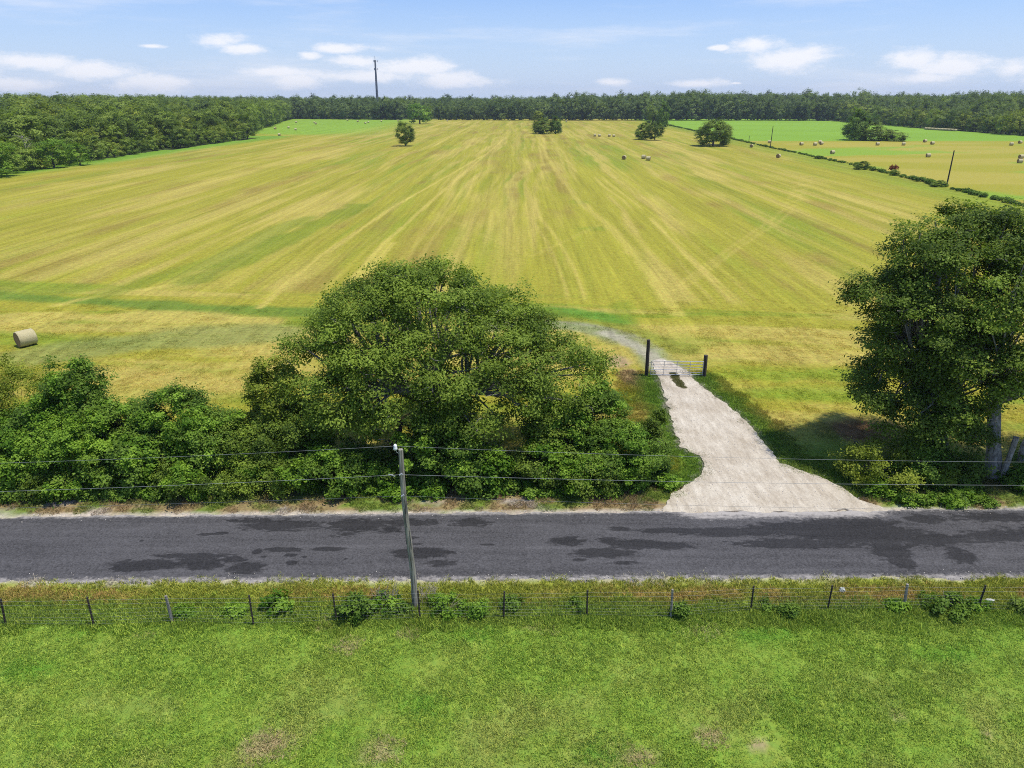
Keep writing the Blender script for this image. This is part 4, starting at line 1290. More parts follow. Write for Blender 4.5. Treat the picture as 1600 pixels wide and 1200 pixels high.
def fence_plants():
    D = [(553, 928, 62, 22.75, M['shrub'], 'round dark leafy bush at the near fence left of the utility pole', .10),
         (150, 945, 0, 0, None, '', 0),
         (700, 928, 66, 23.1, M['vine'], 'light green weed clump right of the utility pole base', .09),
         (745, 930, 44, 22.9, M['vine'], 'second light green weed clump right of the utility pole base', .09),
         (800, 925, 46, 23.3, M['shrub'], 'leafy weed behind the first fence post right of the pole', .09),
         (1060, 932, 30, 22.8, M['shrub'], 'dark narrow weed beside the pale split fence post', .09),
         (1232, 938, 34, 22.8, M['shrub'], 'small dark weed midway between two dark posts', .09),
         (1480, 930, 84, 23.1, M['shrub'], 'wide dark green weed clump left of the last leaning post', .10),
         (1400, 932, 40, 23.2, M['vine'], 'green weed clump around the grey wooden post on the right', .09),
         (1596, 930, 30, 23.0, M['oak_dark'], 'dark weed at the right picture edge by the near fence', .09),
         (365, 948, 44, 22.9, M['vine'], 'bright weed clump left of the fourth fence post', .09),
         (430, 935, 40, 23.4, M['shrub'], 'weed clump behind the fence right of the fourth post', .09),
         (290, 952, 40, 22.8, M['vine'], 'green weed at the grey wooden post on the left', .09),
         (620, 940, 50, 23.0, M['shrub'], 'dark leafy weed just left of the utility pole base', .09)]
    for i, (px, ty, w, Y, m, lab, lf) in enumerate(D):
        if m is None: continue
        big = w > 60; p = atY(px, ty + (5 if big else 14), Y); h = max(p[2], .28); w = w * (.85 if big else .62)
        Z = Y * CP + (CAM_H - h / 2) * SP; rx = w / 2 / FPX * Z; x0 = (px - 800) / FPX * Z
        V, F, v, P = foliage(700 + i, [(x0, Y, h * .42, rx, rx * .8, h * .5), (x0 + rx * .3, Y, h * .6, rx * .6, rx * .5, h * .3)], int(16 + rx * 14), .2, 8, 14, lf, .08, flat=.85, inner=.6, low=-.9, aspect=.75)
        t = empty('weed', (x0, Y, 0)); tag(t, lab, 'weed')
        link('foliage', fast_mesh('foliage', V - np.array([x0, Y, 0]), F, {'v': ('FLOAT', 'POINT', v)}), m, t)
        rng = random.Random(i); mb = MB()
        for k in range(7):
            a = rng.uniform(0, 6.28); r = rng.uniform(.2, .8) * rx
            mb.tube([(0, 0, -.05), (math.cos(a) * r * .5, math.sin(a) * r * .5, h * .5), (math.cos(a) * r, math.sin(a) * r, h * rng.uniform(.7, .95))], [.012, .009, .004], 5)
        mb.build('stem', M['dry'], t)
    # dead stalks by the pole
    for (px, py, lab, s) in ((606, 945, 'pale dead weed stalks left of the utility pole base', 1), (672, 940, 'pale dead weed stalks right of the utility pole base', 2)):
        b = at(px, py); t = empty('dead_weed', b); tag(t, lab, 'weed'); rng = random.Random(s); mb = MB()
        for k in range(22):
            a = rng.uniform(0, 6.28); r = rng.uniform(.05, .45); h = rng.uniform(.5, 1.15); x0 = rng.uniform(-.4, .4); y0 = rng.uniform(-.2, .2)
            e = Vector((x0 + math.cos(a) * r, y0 + math.sin(a) * r, h))
            mb.tube([(x0, y0, -.05), (x0 + math.cos(a) * r * .4, y0 + math.sin(a) * r * .4, h * .55), e], [.009, .007, .004], 4)
            for q in range(4):
                f = rng.uniform(.5, 1); s0 = Vector((x0, y0, 0)).lerp(e, f)
                mb.tube([s0, s0 + Vector((rng.uniform(-.18, .18), rng.uniform(-.18, .18), rng.uniform(.02, .2)))], [.005, .003], 4)
        mb.build('stalks', M['dry'], t)


fence_plants()

# ------------------------------------------------------------------ utility pole and wires
def utility_pole():
    b = Vector(at(649, 947)); rng = random.Random(4)
    top = Vector(atY(625, 702, 23.2))
    t = empty('utility_pole', b); tag(t, 'weathered wooden utility pole leaning left between fence and road', 'utility pole')
    d = top - b; mb = MB()
    pts = [Vector((0, 0, -.4))] + [d * f + Vector((.035 * math.sin(f * 7), 0, 0)) for f in np.linspace(0, 1, 12)]
    mb.tube(pts, [.14] + [.135 - .045 * f for f in np.linspace(0, 1, 12)], 14, jit=.05, rng=rng)
    mb.build('pole', M['pole_wood'], t)
    # cracks: raised pale splinter strips
    for k in range(9):
        mb = MB()
        f0 = rng.uniform(.02, .8); a = rng.uniform(-2.4, -.6); r = .145 - .045 * f0
        o = Vector((math.cos(a), math.sin(a), 0)) * r
        mb.tube([d * f0 + o, d * (f0 + rng.uniform(.05, .12)) + o * .98], [.014, .006], 4)
        mb.build('splinter', M['dark_bark'], t)
    mb = MB()   # insulator on a bracket pin at the top
    ip = d + Vector((-.17, -.02, .02))
    mb.tube([d + Vector((-.02, 0, -.22)), d + Vector((-.13, -.01, -.12)), ip], [.014, .014, .014], 6)
    mb.build('insulator_pin', M['galv'], t)
    mb = MB(); mb.tube([ip + Vector((0, 0, -.04)), ip + Vector((0, 0, .0)), ip + Vector((0, 0, .06)), ip + Vector((0, 0, .10)), ip + Vector((0, 0, .16)), ip + Vector((0, 0, .21))],
                       [.05, .085, .075, .062, .07, .03], 12)
    mb.build('insulator', M['porcelain'], t, smooth=True)
    f2 = atY(628, 738, 23.2); f3 = atY(631, 771, 23.2)
    for q, nm in ((f2, 'insulator_spool'), (f3, 'cable_clamp')):
        mb = MB(); c = Vector(q) - b + Vector((-.02, -.16, 0)); mb.tube([c + Vector((0, .14, 0)), c + Vector((0, -.03, 0))], [.02, .02], 6)
        mb.tube([c + Vector((-.05, 0, -.03)), c + Vector((0, 0, 0)), c + Vector((.05, 0, .03))], [.035, .02, .035], 8)
        mb.build(nm, M['galv'], t)
    mb = MB(); c = Vector(f2) - b; mb.tube([c + Vector((-.5, -.16, .0)), c + Vector((-.35, -.17, -.02)), c + Vector((-.25, -.17, -.09))], [.02, .028, .02], 6)
    mb.build('wire_splice', M['wire'], t)
    att = [(b + ip + Vector((0, 0, .13))), (Vector(f2) + Vector((0, -.18, 0))), (Vector(f3) + Vector((0, -.18, 0)))]
    # targets at the picture edges (px, py)
    tg = [((0, 725), (1600, 722)), ((0, 766), (1600, 755)), ((0, 792), (1300, 789))]
    labs = ['topmost power wire crossing the picture, tied to the white insulator', 'middle pale power wire crossing the picture above the road', 'lowest thin dark wire running along the far road edge']
    rad = [.0045, .006, .004]
    for i in range(3):
        A = att[i]; pts = []
        for side, (px, py) in zip((-1, 1), tg[i]):
            Q = Vector(atY(px, py, 23.2 + side * 0.25)); L0 = 64.0
            tt = abs(Q.x - A.x); drop = A.z - Q.z
            S = drop * L0 * L0 / (4 * tt * (L0 - tt))
            seg = []
            for k in range(0, 41):
                s = L0 * k / 40; seg.append(Vector((A.x + side * s, A.y + side * .011 * s, A.z - 4 * S * s * (L0 - s) / L0 ** 2)))
            pts = seg[::-1] + pts if side < 0 else pts + seg[1:]
        mb = MB(); mb.tube(pts, rad[i], 5)
        tag(mb.build('power_wire', M['wire'] if i < 2 else M['tower']), labs[i], 'wire', 'wires carried by the leaning utility pole')


utility_pole()

# ------------------------------------------------------------------ near fence
def near_fence():
    P = [((9, 975), (1, 936), 's'), ((147, 977), (136, 933), 's'), ((269, 971), (259, 931), 'w'), ((396, 975), (389, 930), 's'), ((526, 970), (520, 928), 's'), ((656, 966), (653, 923), 's'), ((787, 964), (788, 924), 's'),
         ((917, 961), (918, 922), 's'), ((1048, 964), (1051, 921), 'p'), ((1173, 953), (1177, 920), 's'), ((1293, 952), (1300, 918), 's'), ((1412, 950), (1418, 913), 'w'), ((1527, 952), (1540, 915), 's')]
    t = empty('wire_fence', at(787, 964)); base = t.location.copy()
    tag(t, 'low farm wire fence with dark posts between the pasture and the road', 'fence')
    tops = []; rng = random.Random(9)
    for (b, tp, k) in P:
        B = Vector(at(*b)); T = Vector(atY(tp[0], tp[1], B.y)); T.z = max(T.z, 1.25)
        d = (T - B)
        mb = MB()
        r = {'s': .038, 'w': .062, 'p': .05}[k]
        pts = [Vector((0, 0, -.2))] + [d * f for f in (0, .33, .66, 1)]
        if k == 's':
            mb.tube(pts, r, 6); mb.tube([d * .1 + Vector((0, -.05, 0)), d * .95 + Vector((0, -.05, 0))], .014, 4)
        else: mb.tube(pts, [r, r, r * .96, r * .93, r * .88], 9, jit=.08, rng=rng)
        o = mb.build('post', {'s': M['steel_post'], 'w': M['grey_post'], 'p': M['grey_post']}[k], t, loc=B - base)
        if k == 'p': o['label'] = 'split post, dark on its left side'
        tops.append((B, d))
    # extend past the frame
    def ext(i, j, n):
        out = []
        for k in range(1, n + 1):
            B = tops[i][0] + (tops[i][0] - tops[j][0]) * k; out.append((B, Vector((0, 0, 1.4))))
        return out
    for (B, d) in ext(0, 1, 3) + ext(-1, -2, 4):
        mb = MB(); mb.tube([Vector((0, 0, -.2)), d], .038, 6); mb.build('post', M['steel_post'], t, loc=B - base)
    allp = ext(0, 1, 3)[::-1] + tops + ext(-1, -2, 4)
    mbt = MB(); mbw = MB(); mbb = MB()
    for (A, da), (B, db) in zip(allp[:-1], allp[1:]):
        def q(f, s, dy=-.05):
            p = (A + da * f).lerp(B + db * f, s) - base; return Vector((p.x, p.y + dy, p.z - .02 * math.sin(math.pi * s)))
        for f in (.93, .78): mbb.tube([q(f, 0), q(f, .5), q(f, 1)], .0028, 4, caps=False)
        for f in (.08, .2, .32, .45, .6): mbw.tube([q(f, 0), q(f, .5), q(f, 1)], .0020, 4, caps=False)
        for k in range(24): mbt.tube([q(.06, k / 24), q(.6, k / 24)], .0012, 3, caps=False)
    mbb.build('barbed_wire', M['thin_wire'], t); mbw.build('line_wires', M['thin_wire'], t)
    o = mbt.build('stay_wires', M['thin_wire'], t); o['kind'] = 'stuff'


near_fence()

# ------------------------------------------------------------------ gate
def gate():
    L0 = Vector(at(1010, 587)); R0 = Vector(at(1100, 588)); rng = random.Random(3)
    for B, tp, r, lab in ((L0, (1013.5, 531), .14, 'tall dark wooden gate post on the left of the metal gate'), (R0, (1103, 555), .16, 'short dark wooden gate post on the right of the metal gate')):
        T = Vector(atY(tp[0], tp[1], B.y)); mb = MB(); d = T - B
        mb.tube([Vector((0, 0, -.3)), Vector((0, 0, 0)), d * .5, d], [r, r, r * .97, r * .93], 12, jit=.03, rng=rng)
        o = mb.build('gate_post', M['dark_post'], loc=B); tag(o, lab, 'post')
    a = L0.lerp(R0, .06) + Vector((0, -.15, 0)); b = L0.lerp(R0, .955) + Vector((0, -.15, 0)); W = (b - a).length
    t = empty('metal_gate', a, math.atan2((b - a).y, (b - a).x)); tag(t, 'closed silver tubular farm gate across the limestone driveway', 'gate')
    for k, z in enumerate((.18, .38, .58, .80, 1.03, 1.28)):
        mb = MB(); mb.tube([(0, 0, z), (W, 0, z)], .028 if k in (0, 5) else .022, 8); mb.build('rail', M['galv'], t)
    for x in (.0, W * .25, W * .5, W * .75, W):
        mb = MB(); mb.tube([(x, -.03, .15), (x, -.03, 1.30)], .026 if x in (0, W) else .018, 6); mb.build('upright', M['galv'], t)
    mb = MB(); mb.tube([(W - .04, 0, .95), (W + .22, .15, .98), (W + .24, .15, .90)], .012, 6); mb.build('latch_chain', M['tower'], t)
    for z in (.3, 1.15):
        mb = MB(); mb.tube([(-.22, .12, z), (0, 0, z)], .018, 6); mb.build('hinge', M['tower'], t)
    # old stakes
    for (px, py, ty, lab, rad) in ((1026, 728, 690, 'old dark brown post hidden at the bush left of the driveway', .11), (1332, 712, 690, 'short black stake in the shade left of the right-hand oaks', .12)):
        B = Vector(at(px, py)); T = atY(px + 1, ty, B.y); mb = MB()
        mb.tube([(0, 0, -.2), (0, 0, T[2] * .5), (.03, 0, T[2])], rad, 8, jit=.1, rng=rng)
        tag(mb.build('fence_post', M['dark_post'], loc=B), lab, 'post')


gate()

# ------------------------------------------------------------------ hay bales
def bale_mesh(n=28, m=6, rough=.07, seed=0, R_=.78, W=1.5):
    rs = np.random.RandomState(seed); v = []; f = []
    xs = [-.5, -.47, -.3, -.1, .1, .3, .47, .5]; rr = [.93, .99, 1, .985, 1, .99, .99, .93]
    for x, r in zip(xs, rr):
        for k in range(n):
            a = 2 * math.pi * k / n; q = R_ * r * (1 + rs.uniform(-rough, rough) * .5)
            z = math.sin(a) * q; z = max(z, -R_ * .93)
            v.append((x * W, math.cos(a) * q * 1.02, z + R_ * .93))
    for i in range(len(xs) - 1):
        for k in range(n):
            f.append((i * n + k, i * n + (k + 1) % n, (i + 1) * n + (k + 1) % n, (i + 1) * n + k))
    me = bpy.data.meshes.new('bale_body'); me.from_pydata(v, [], f); me.materials.append(M['hay']); me.update()
    me.polygons.foreach_set('use_smooth', [True] * len(me.polygons))
    ends = []
    for sgn, o in ((-1, 0), (1, (len(xs) - 1) * n)):
        vv = [v[o + k] for k in range(n)]; ff = []
        for ring, (s, dx) in enumerate(((.75, .02), (.72, .0), (.45, .02), (.42, .0), (.12, .03))):
            for k in range(n):
                p = v[o + k]; vv.append((p[0] + sgn * dx, p[1] * s, (p[2] - R_ * .93) * s + R_ * .93))
        for ring in range(5):
            for k in range(n):
                q = (ring * n + k, ring * n + (k + 1) % n, (ring + 1) * n + (k + 1) % n, (ring + 1) * n + k)
                ff.append(q if sgn > 0 else q[::-1])
        ff.append(tuple(5 * n + k for k in range(n)))
        e = bpy.data.meshes.new('bale_end'); e.from_pydata(vv, [], ff); e.materials.append(M['hay_end']); e.update(); ends.append(e)
    return me, ends


def bales():
    body, ends = bale_mesh()
    src = empty('hay_bale'); o = link('straw_roll', body, None, src)
    for e in ends: link('end_face', e, None, src)
    used = [False]

    def put(px, py, rz, label, group, s=1.0):
        if not used[0]: r = src; used[0] = True
        else:
            r = src.copy(); COL.objects.link(r)
            for ch in src.children:
                c = ch.copy(); COL.objects.link(c); c.parent = r
        p = at(px, py); r.location = p; r.rotation_euler = (0, 0, rz); s *= .9; r.scale = (s, s, s)
        tag(r, label, 'hay bale', group)
    put(43, 539, R(54), 'large pale round hay bale alone at the left edge behind the hedge', 'round hay bales')
    g = 'round hay bales'
    put(975, 249, R(70), 'single round hay bale left of the touching pair in mid field', g)
    put(1005.5, 248, R(-20), 'left bale of the touching pair in mid field', g); put(1013, 250.5, R(-20), 'right bale of the touching pair in mid field', g)
    put(929.5, 213, R(0), 'leftmost bale of the four in a line behind the mid field bales', g); put(936.5, 213.4, R(0), 'second bale of the four in a line behind the mid field bales', g)
    put(952, 213.4, R(0), 'third bale of the four in a line behind the mid field bales', g); put(959, 214, R(0), 'rightmost bale of the four in a line behind the mid field bales', g)
    put(1174, 230.3, R(60), 'bale beside the field fence just right of the rounded field bush', g)
    put(1216, 246.5, R(50), 'bale on the near side of the field fence below the far wooden pole', g)
    names = [(1202, 223.5, 'bale directly behind the far wooden pole'), (1252, 227, 'bale right of the far wooden pole in the far hay field'), (1273.5, 227.3, 'bale just left of the close pair in the far hay field'),
             (1281, 223.8, 'rear bale of the close pair left of the tree clump'), (1283.2, 226, 'front bale of the close pair left of the tree clump'), (1300.5, 240.5, 'larger bale alone nearest the field fence in the far hay field'),
             (1371, 227, 'bale in front of the middle of the isolated tree clump'), (1411.5, 227, 'bale just right of the isolated tree clump'), (1445, 222.3, 'bale at the edge of the bright green field'),
             (1456.5, 225.7, 'bale just in front of the one at the green field edge'), (1450, 245.5, 'bale alone left of the near wooden pole'), (1580, 227.3, 'bale near the right picture edge by the green field'),
             (1593.5, 224.2, 'rearmost bale at the right picture edge'), (1595, 247.5, 'rear bale of the close pair at the right picture edge'), (1593, 254.7, 'front bale of the close pair at the right picture edge')]
    for i, (px, py, lab) in enumerate(names): put(px, py, R(-28 + (i * 37) % 50), lab, g)
    fl = [(430, 202), (451, 200.5), (462, 203.5), (436.5, 212), (463, 192), (491.5, 192.5), (493.5, 194.3), (543, 188.6), (559, 190.6), (571, 193.4), (575.6, 192), (596, 190.4), (622, 189.6), (699, 189.6), (885, 191)]
    for i, (px, py) in enumerate(fl): put(px, py, R(-30 + (i * 53) % 60), 'tiny pale hay bale far off at the back of the mown field', 'distant hay bales before the far wood', 1.0)
    # long row of bales along the wood edge
    for k in range(22):
        f = k / 21; put(1446 + 47 * f, 202.4 + 2.6 * f, R(-20), 'bale in the long pale row of bales at the edge of the right wood', 'long row of hay bales by the right wood')


bales()

# ------------------------------------------------------------------ field poles, tower
def far_things():
    for (b, tp, lab, r) in (((1479, 291), (1491, 235), 'nearer bare wooden pole leaning right on the field fence line', .16), ((1203.5, 231), (1208, 197), 'farther bare wooden pole on the field fence line', .16),
                            ((1170, 222), (1171, 212), 'short dark post on the field fence line right of the rounded bush', .12)):
        B = Vector(at(*b)); T = Vector(atY(tp[0], tp[1], B.y)); mb = MB(); d = T - B
        mb.tube([Vector((0, 0, -.3)), d * .5, d], [r * 1.1, r, r * .8], 8)
        mb.build('pole', M['dark_post'], None)
        o = bpy.context.scene.objects[-1] if False else None
        ob = COL.objects[-1] if False else None
        k = [q for q in COL.objects if q.name.startswith('pole') and q.parent is None][-1]
        k.name = 'wooden_pole'; k.location = B; tag(k, lab, 'pole')
    Y = 950.0; B = Vector(atY(589.5, 160, Y)); B.z = 0; T = Vector(atY(586, 94, Y)); d = T - B
    t = empty('radio_tower', B); tag(t, 'slim grey radio mast rising above the far wood', 'tower')
    mb = MB(); mb.tube([Vector((0, 0, 0)), d * .5, d], [1.7, 1.4, .95], 10); mb.build('mast', M['tower'], t)
    for f, n in ((.985, 3), (.84, 3)):
        c = d * f; mb = MB()
        for k in range(n):
            a = 2.1 * k + .3; e = c + Vector((math.cos(a) * 2.6, math.sin(a) * 2.6, 0)); mb.tube([c, e], .2, 5)
        mb.build('antenna_arm', M['tower'], t)
        for k in range(n):
            a = 2.1 * k + .3; e = c + Vector((math.cos(a) * 2.8, math.sin(a) * 2.8, 0)); m2 = MB(); m2.box(e, (.6, .6, 2.6)); m2.build('antenna_panel', M['tower_white'], t)
    mb = MB(); mb.tube([d, d + Vector((0, 0, 4.5))], .22, 5); mb.build('whip_antenna', M['tower'], t)
    # litter
    for (px, py, lab, s, nm, sh) in ((1316, 922, 'crumpled white plastic bag on the near verge right of a dark post', 0.12, 'plastic_bag', (1, .8, 1.1)), (1547, 938, 'white plastic scrap behind the last leaning fence post', .13, 'plastic_scrap', (1.4, .6, .5)),
                                   ):
        rs = np.random.RandomState(int(px)); p = at(px, py, .1); n = 14; v = []; f = []
        rings = 7
        for i in range(rings):
            th = math.pi * (i + .35) / (rings - .3)
            for k in range(n):
                a = 2 * math.pi * k / n; q = s * (1 + rs.uniform(-.22, .22))
                v.append((math.sin(th) * math.cos(a) * q * sh[0], math.sin(th) * math.sin(a) * q * sh[1], math.cos(th) * q * sh[2] + s * .75))
        for i in range(rings - 1):
            for k in range(n): f.append((i * n + k, i * n + (k + 1) % n, (i + 1) * n + (k + 1) % n, (i + 1) * n + k))
        f.append(tuple(range(n - 1, -1, -1))); f.append(tuple((rings - 1) * n + k for k in range(n)))
        me = bpy.data.meshes.new(nm); me.from_pydata(v, [], f); me.update()
        tag(link(nm, me, M['plastic'], loc=(p[0], p[1], .02)), lab, 'litter')


far_things()

# ------------------------------------------------------------------ far trees
PROT = {}


def tree_proto(key, seed, shape, leafm, n_puffs, leaf, leaves, sprays=8, puff=.14, spray=.045, bark='dark_bark'):
    """unit height crown (0..1) and trunk meshes, shared by the copies"""
    V, F, v, P = foliage(seed, shape, n_puffs, puff, sprays, leaves, leaf, spray, flat=.8, inner=.78, low=-.6, aspect=.8, nr=.22, vr=.35, sw=.3, ow=.95)
    crown = fast_mesh('crown', V, F, {'v': ('FLOAT', 'POINT', v)}); crown.materials.append(M[leafm])
    mb = MB(); limbs(mb, (0, 0, 0), P, .022, seed, 4, .3, every=5)
    tr = bpy.data.meshes.new('trunk'); tr.from_pydata([tuple(q) for q in mb.v], [], mb.f); tr.materials.append(M[bark]); tr.update()
    PROT[key] = (crown, tr)


def far_tree(key, loc, h, wf, rz, name, label, cat='tree', group=None):
    t = empty(name, loc, rz); t.scale = (h * wf, h * wf, h); tag(t, label, cat, group)
    link('crown', PROT[key][0], None, t); link('trunk', PROT[key][1], None, t)
    return t


def far_trees():
    round_ = [(0, 0, .22, .36, .36, .22), (0, 0, .52, .40, .40, .44), (.16, .08, .62, .26, .26, .30), (-.18, -.06, .56, .26, .26, .32), (.05, -.2, .42, .26, .26, .30), (0, .05, .78, .24, .24, .2)]
    tall = [(0, 0, .2, .28, .28, .2), (0, 0, .42, .30, .30, .38), (.05, .05, .70, .22, .22, .26), (-.1, -.05, .60, .22, .22, .28), (.1, -.1, .35, .24, .24, .3)]
    lump = [(-.12, 0, .2, .32, .3, .2), (.16, 0, .18, .3, .3, .18), (-.2, 0, .45, .30, .30, .40), (.22, .05, .40, .30, .28, .38), (0, -.1, .62, .28, .26, .34), (.1, .1, .75, .18, .18, .2)]
    spread = [(0, 0, .22, .38, .38, .22), (0, 0, .60, .45, .42, .34), (.28, 0, .55, .25, .25, .28), (-.28, .05, .55, .25, .25, .3), (0, -.1, .3, .34, .3, .28)]
    for i, (s, k) in enumerate(((round_, 'w0'), (tall, 'w1'), (lump, 'w2'), (spread, 'w3'))):
        tree_proto(k, 50 + i, s, 'wood_leaf', 70, .036, 9, 9, .105, .030)
        tree_proto(k.replace('w', 'f'), 60 + i, s, 'far_leaf', 60, .048, 6, 8, .105, .035)
        tree_proto(k.replace('w', 'y'), 70 + i, s, 'yellow', 60, .040, 8, 8, .105, .033)
    rs = np.random.RandomState(8)
    # --- left wood: front rows as trees
    edge = [at(*q)[:2] for q in ((-120, 290), (-40, 283), (20, 271), (70, 262), (150, 250), (230, 238), (300, 229), (360, 221), (408, 215))]
    edge = [np.array(e) for e in edge]
    gl = 'trees along the front edge of the left wood'
    d_all = 0; pos = []
    for a, b in zip(edge[:-1], edge[1:]):
        L_ = np.linalg.norm(b - a); n = max(1, int(L_ / 8.0))
        for k in range(n): pos.append(a + (b - a) * k / n)
    for i, p in enumerate(pos):
        for row in range(3):
            x = p[0] - 2.5 - row * 7.5 + rs.uniform(-1.5, 1.5); y = p[1] + rs.uniform(-2, 2) + row * 1.0
            h = (8.0, 11.5, 14.5)[row] * rs.uniform(.75, 1.2)
            key = 'w%d' % rs.randint(4) if rs.rand() > .16 else 'y%d' % rs.randint(4)
            lab = ('bushy green tree in the front row of the left wood', 'taller green tree in the second row of the left wood', 'green tree in the third row of the left wood')[row]
            far_tree(key, (x, y, -.2), h, rs.uniform(.85, 1.15) if row else rs.uniform(1.0, 1.35), rs.uniform(0, 6.28), 'woodland_tree', lab, group=gl if row == 0 else ('second row trees of the left wood' if row == 1 else 'third row trees of the left wood'))
    # bright green ones at the near left
    tree_proto('b0', 90, round_, 'vine', 70, .036, 9, 9, .105, .030)
    for (px_, py_, h_, lab_) in ((100, 262, 9.0, 'fresh green rounded tree in the left wood right of the bare pale tree'), (140, 258, 7.0, 'low fresh green tree at the left wood edge right of the rounded fresh green one')):
        p = at(px_, py_); far_tree('b0', (p[0] - 3, p[1], 0), h_, 1.2, px_, 'bright_tree', lab_)
    p = at(18, 276); far_tree('b0', (p[0] - 3, p[1] - 1, 0), 9.5, 1.35, .5, 'bright_tree', 'bright light green tree at the left picture edge before the wood')
    p = at(70, 264); far_tree('y2', (p[0], p[1], 0), 3.4, 1.4, 1, 'bright_bush', 'low grey green bush at the foot of the left wood beside the bare pale tree')
    # the bare pale tree
    p = at(50, 262); t = empty('dead_tree', p); tag(t, 'bare pale dead tree among the green trees of the left wood', 'tree'); mb = MB(); rng = random.Random(5)
    mb.tube([(0, 0, 0), (-.2, 0, 5), (-.8, 0, 9.5)], [.3, .22, .08], 7)
    for k in range(16):
        z = rng.uniform(4.5, 9); a = rng.uniform(0, 6.28); l = rng.uniform(1, 2.6); s = Vector((-.2 - (z - 5) * .12, 0, z)); e = s + Vector((math.cos(a) * l, math.sin(a) * l, rng.uniform(.6, 2)))
        mb.tube([s, s.lerp(e, .5) + Vector((0, 0, .2)), e], [.11, .07, .025], 5)
    mb.build('trunk', M['pale_bark'], t)
    # interior of the left wood, one uncountable mass
    pts = []; hs = []
    for y in np.arange(190, 800, 12.0):
        xe = np.interp(y, [180, 203, 397, 404], [-146, -146, -134, -134]) if y < 404 else np.interp(y, [404, 520, 640, 770], [-150, -178, -205, -232])
        off = 25 if y < 404 else (12 if y < 700 else 6)
        for x in np.arange(xe - off, xe - 420 - (y - 190) * .5, -12.0):
            xx = x + rs.uniform(-3, 3); yy = y + rs.uniform(-3, 3)
            depth = xe - x
            h = 15.0 + min(3.0, depth * .03) + (fbm(np.array([xx / 25]), np.array([yy / 25]), 5, 2)[0] - .5) * 9 + rs.uniform(-4.2, 2.6)
            if y > 420: h += 2.0
            pts.append((xx, yy, -.2)); hs.append(min(h, 22.5))
    pr = [proto('canopy_tree', PROT['w%d' % k][0], M['wood_leaf']) for k in range(4)] + [proto('canopy_tree', PROT['y1'][0], M['yellow']), proto('canopy_tree', PROT['f0'][0], M['far_leaf'])]
    hs = np.array(hs); w = hs * rs.uniform(.85, 1.25, len(hs))
    tag(scatter('left_wood', np.array(pts), rs.uniform(0, 6.28, len(pts)), np.stack([w, w, hs], 1), pr), 'dense mixed wood stretching back along the left of the hay field', 'wood', kind='stuff')
    # --- the taller edge behind the corner (px 400-440)
    for i in range(26):
        f = i / 25; y = 425 + f * 320; xe = np.interp(y, [404, 520, 640, 770], [-150, -178, -205, -232])
        far_tree('w%d' % rs.randint(4), (xe + rs.uniform(-3, 1), y, -.2), rs.uniform(15, 19), .85, rs.uniform(0, 6.28), 'woodland_tree', 'tree on the receding edge of the left wood behind its near corner', group='trees on the receding far edge of the left wood')
    # --- far wood
    fe = [at(*q)[:2] for q in ((425, 185.6), (600, 187), (800, 188), (1000, 188), (1200, 188.2), (1330, 189))]
    pos = []
    for a, b in zip(fe[:-1], fe[1:]):
        L_ = np.linalg.norm(b - a); n = int(L_ / 9.0)
        for k in range(n): pos.append(a + (b - a) * k / n)
    for i, p in enumerate(pos):
        px = 800 + FPX * p[0] / (p[1] * CP + CAM_H * SP)
        hb = np.interp(px, [430, 550, 640, 800, 950, 1080, 1200, 1330], [19.0, 19.0, 20, 19, 22.5, 26, 25, 23.5])
        for row in range(2):
            hb_ = hb + (fbm(np.array([p[0] / 38]), np.array([3.3]), 41, 3)[0] - .5) * 13
            far_tree('f%d' % rs.randint(4), (p[0] + rs.uniform(-3, 3), p[1] + row * 9 + rs.uniform(-2, 2), -.2), hb_ * rs.uniform(.70, 1.06) * (.84 if row == 0 else 1), rs.uniform(.65, 1.0), rs.uniform(0, 6.28), 'woodland_tree',
                     ('dark tree in the front row of the far wood behind the hay field', 'dark tree in the second row of the far wood')[row], group=('front row of the far wood', 'second row of the far wood')[row])
    pts = []; hs = []
    for y in np.arange(775, 1500, 13.0):
        for x in np.arange(-y * .62 - 20, y * .95, 13.0):
            px = 800 + FPX * x / (y * CP + 7.7)
            hb = np.interp(px, [430, 550, 640, 800, 950, 1080, 1200, 1330, 1600], [19, 19.0, 19.5, 18.5, 22.5, 26, 25, 23.5, 21.5])
            if y > 1000: hb = min(hb, 20.5)
            if y > 900 and rs.rand() < .3: continue
            hb += (fbm(np.array([x / 45]), np.array([y / 60]), 6, 3)[0] - .5) * 11
            pts.append((x + rs.uniform(-5, 5), y + rs.uniform(-5, 5), -.2)); hs.append(hb * (rs.uniform(.74, 1.06) if rs.rand() > .06 else 1.16))
    hs = np.array(hs); w = hs * rs.uniform(.7, .95, len(hs))
    pr = [proto('canopy_tree', PROT['f%d' % k][0], M['far_leaf']) for k in range(4)]
    tag(scatter('far_wood', np.array(pts), rs.uniform(0, 6.28, len(pts)), np.stack([w, w, hs], 1), pr), 'dark far wood stretching along the horizon', 'wood', kind='stuff')
    # distant wooded plain out to the horizon
    pts = []; hs = []
    for y in (1600, 1750, 1950, 2200, 2500, 2900, 3400, 4000):
        for x in np.arange(-y * .95, y * .95, 22 + y * .006):
            pts.append((x + rs.uniform(-8, 8), y + rs.uniform(-60, 60), -.3)); hs.append(16.5 + rs.uniform(-2.5, 2.5) + (fbm(np.array([x / 200]), np.array([y / 200]), 6, 2)[0] - .5) * 5)
    hs = np.array(hs); w = hs * 1.35
    pr = [proto('canopy_tree', PROT['f%d' % k][0], M['far_leaf']) for k in (0, 2, 3)]
    tag(scatter('distant_wood', np.array(pts), rs.uniform(0, 6.28, len(pts)), np.stack([w, w, hs], 1), pr), 'hazy wooded plain at the horizon', 'wood', kind='stuff')
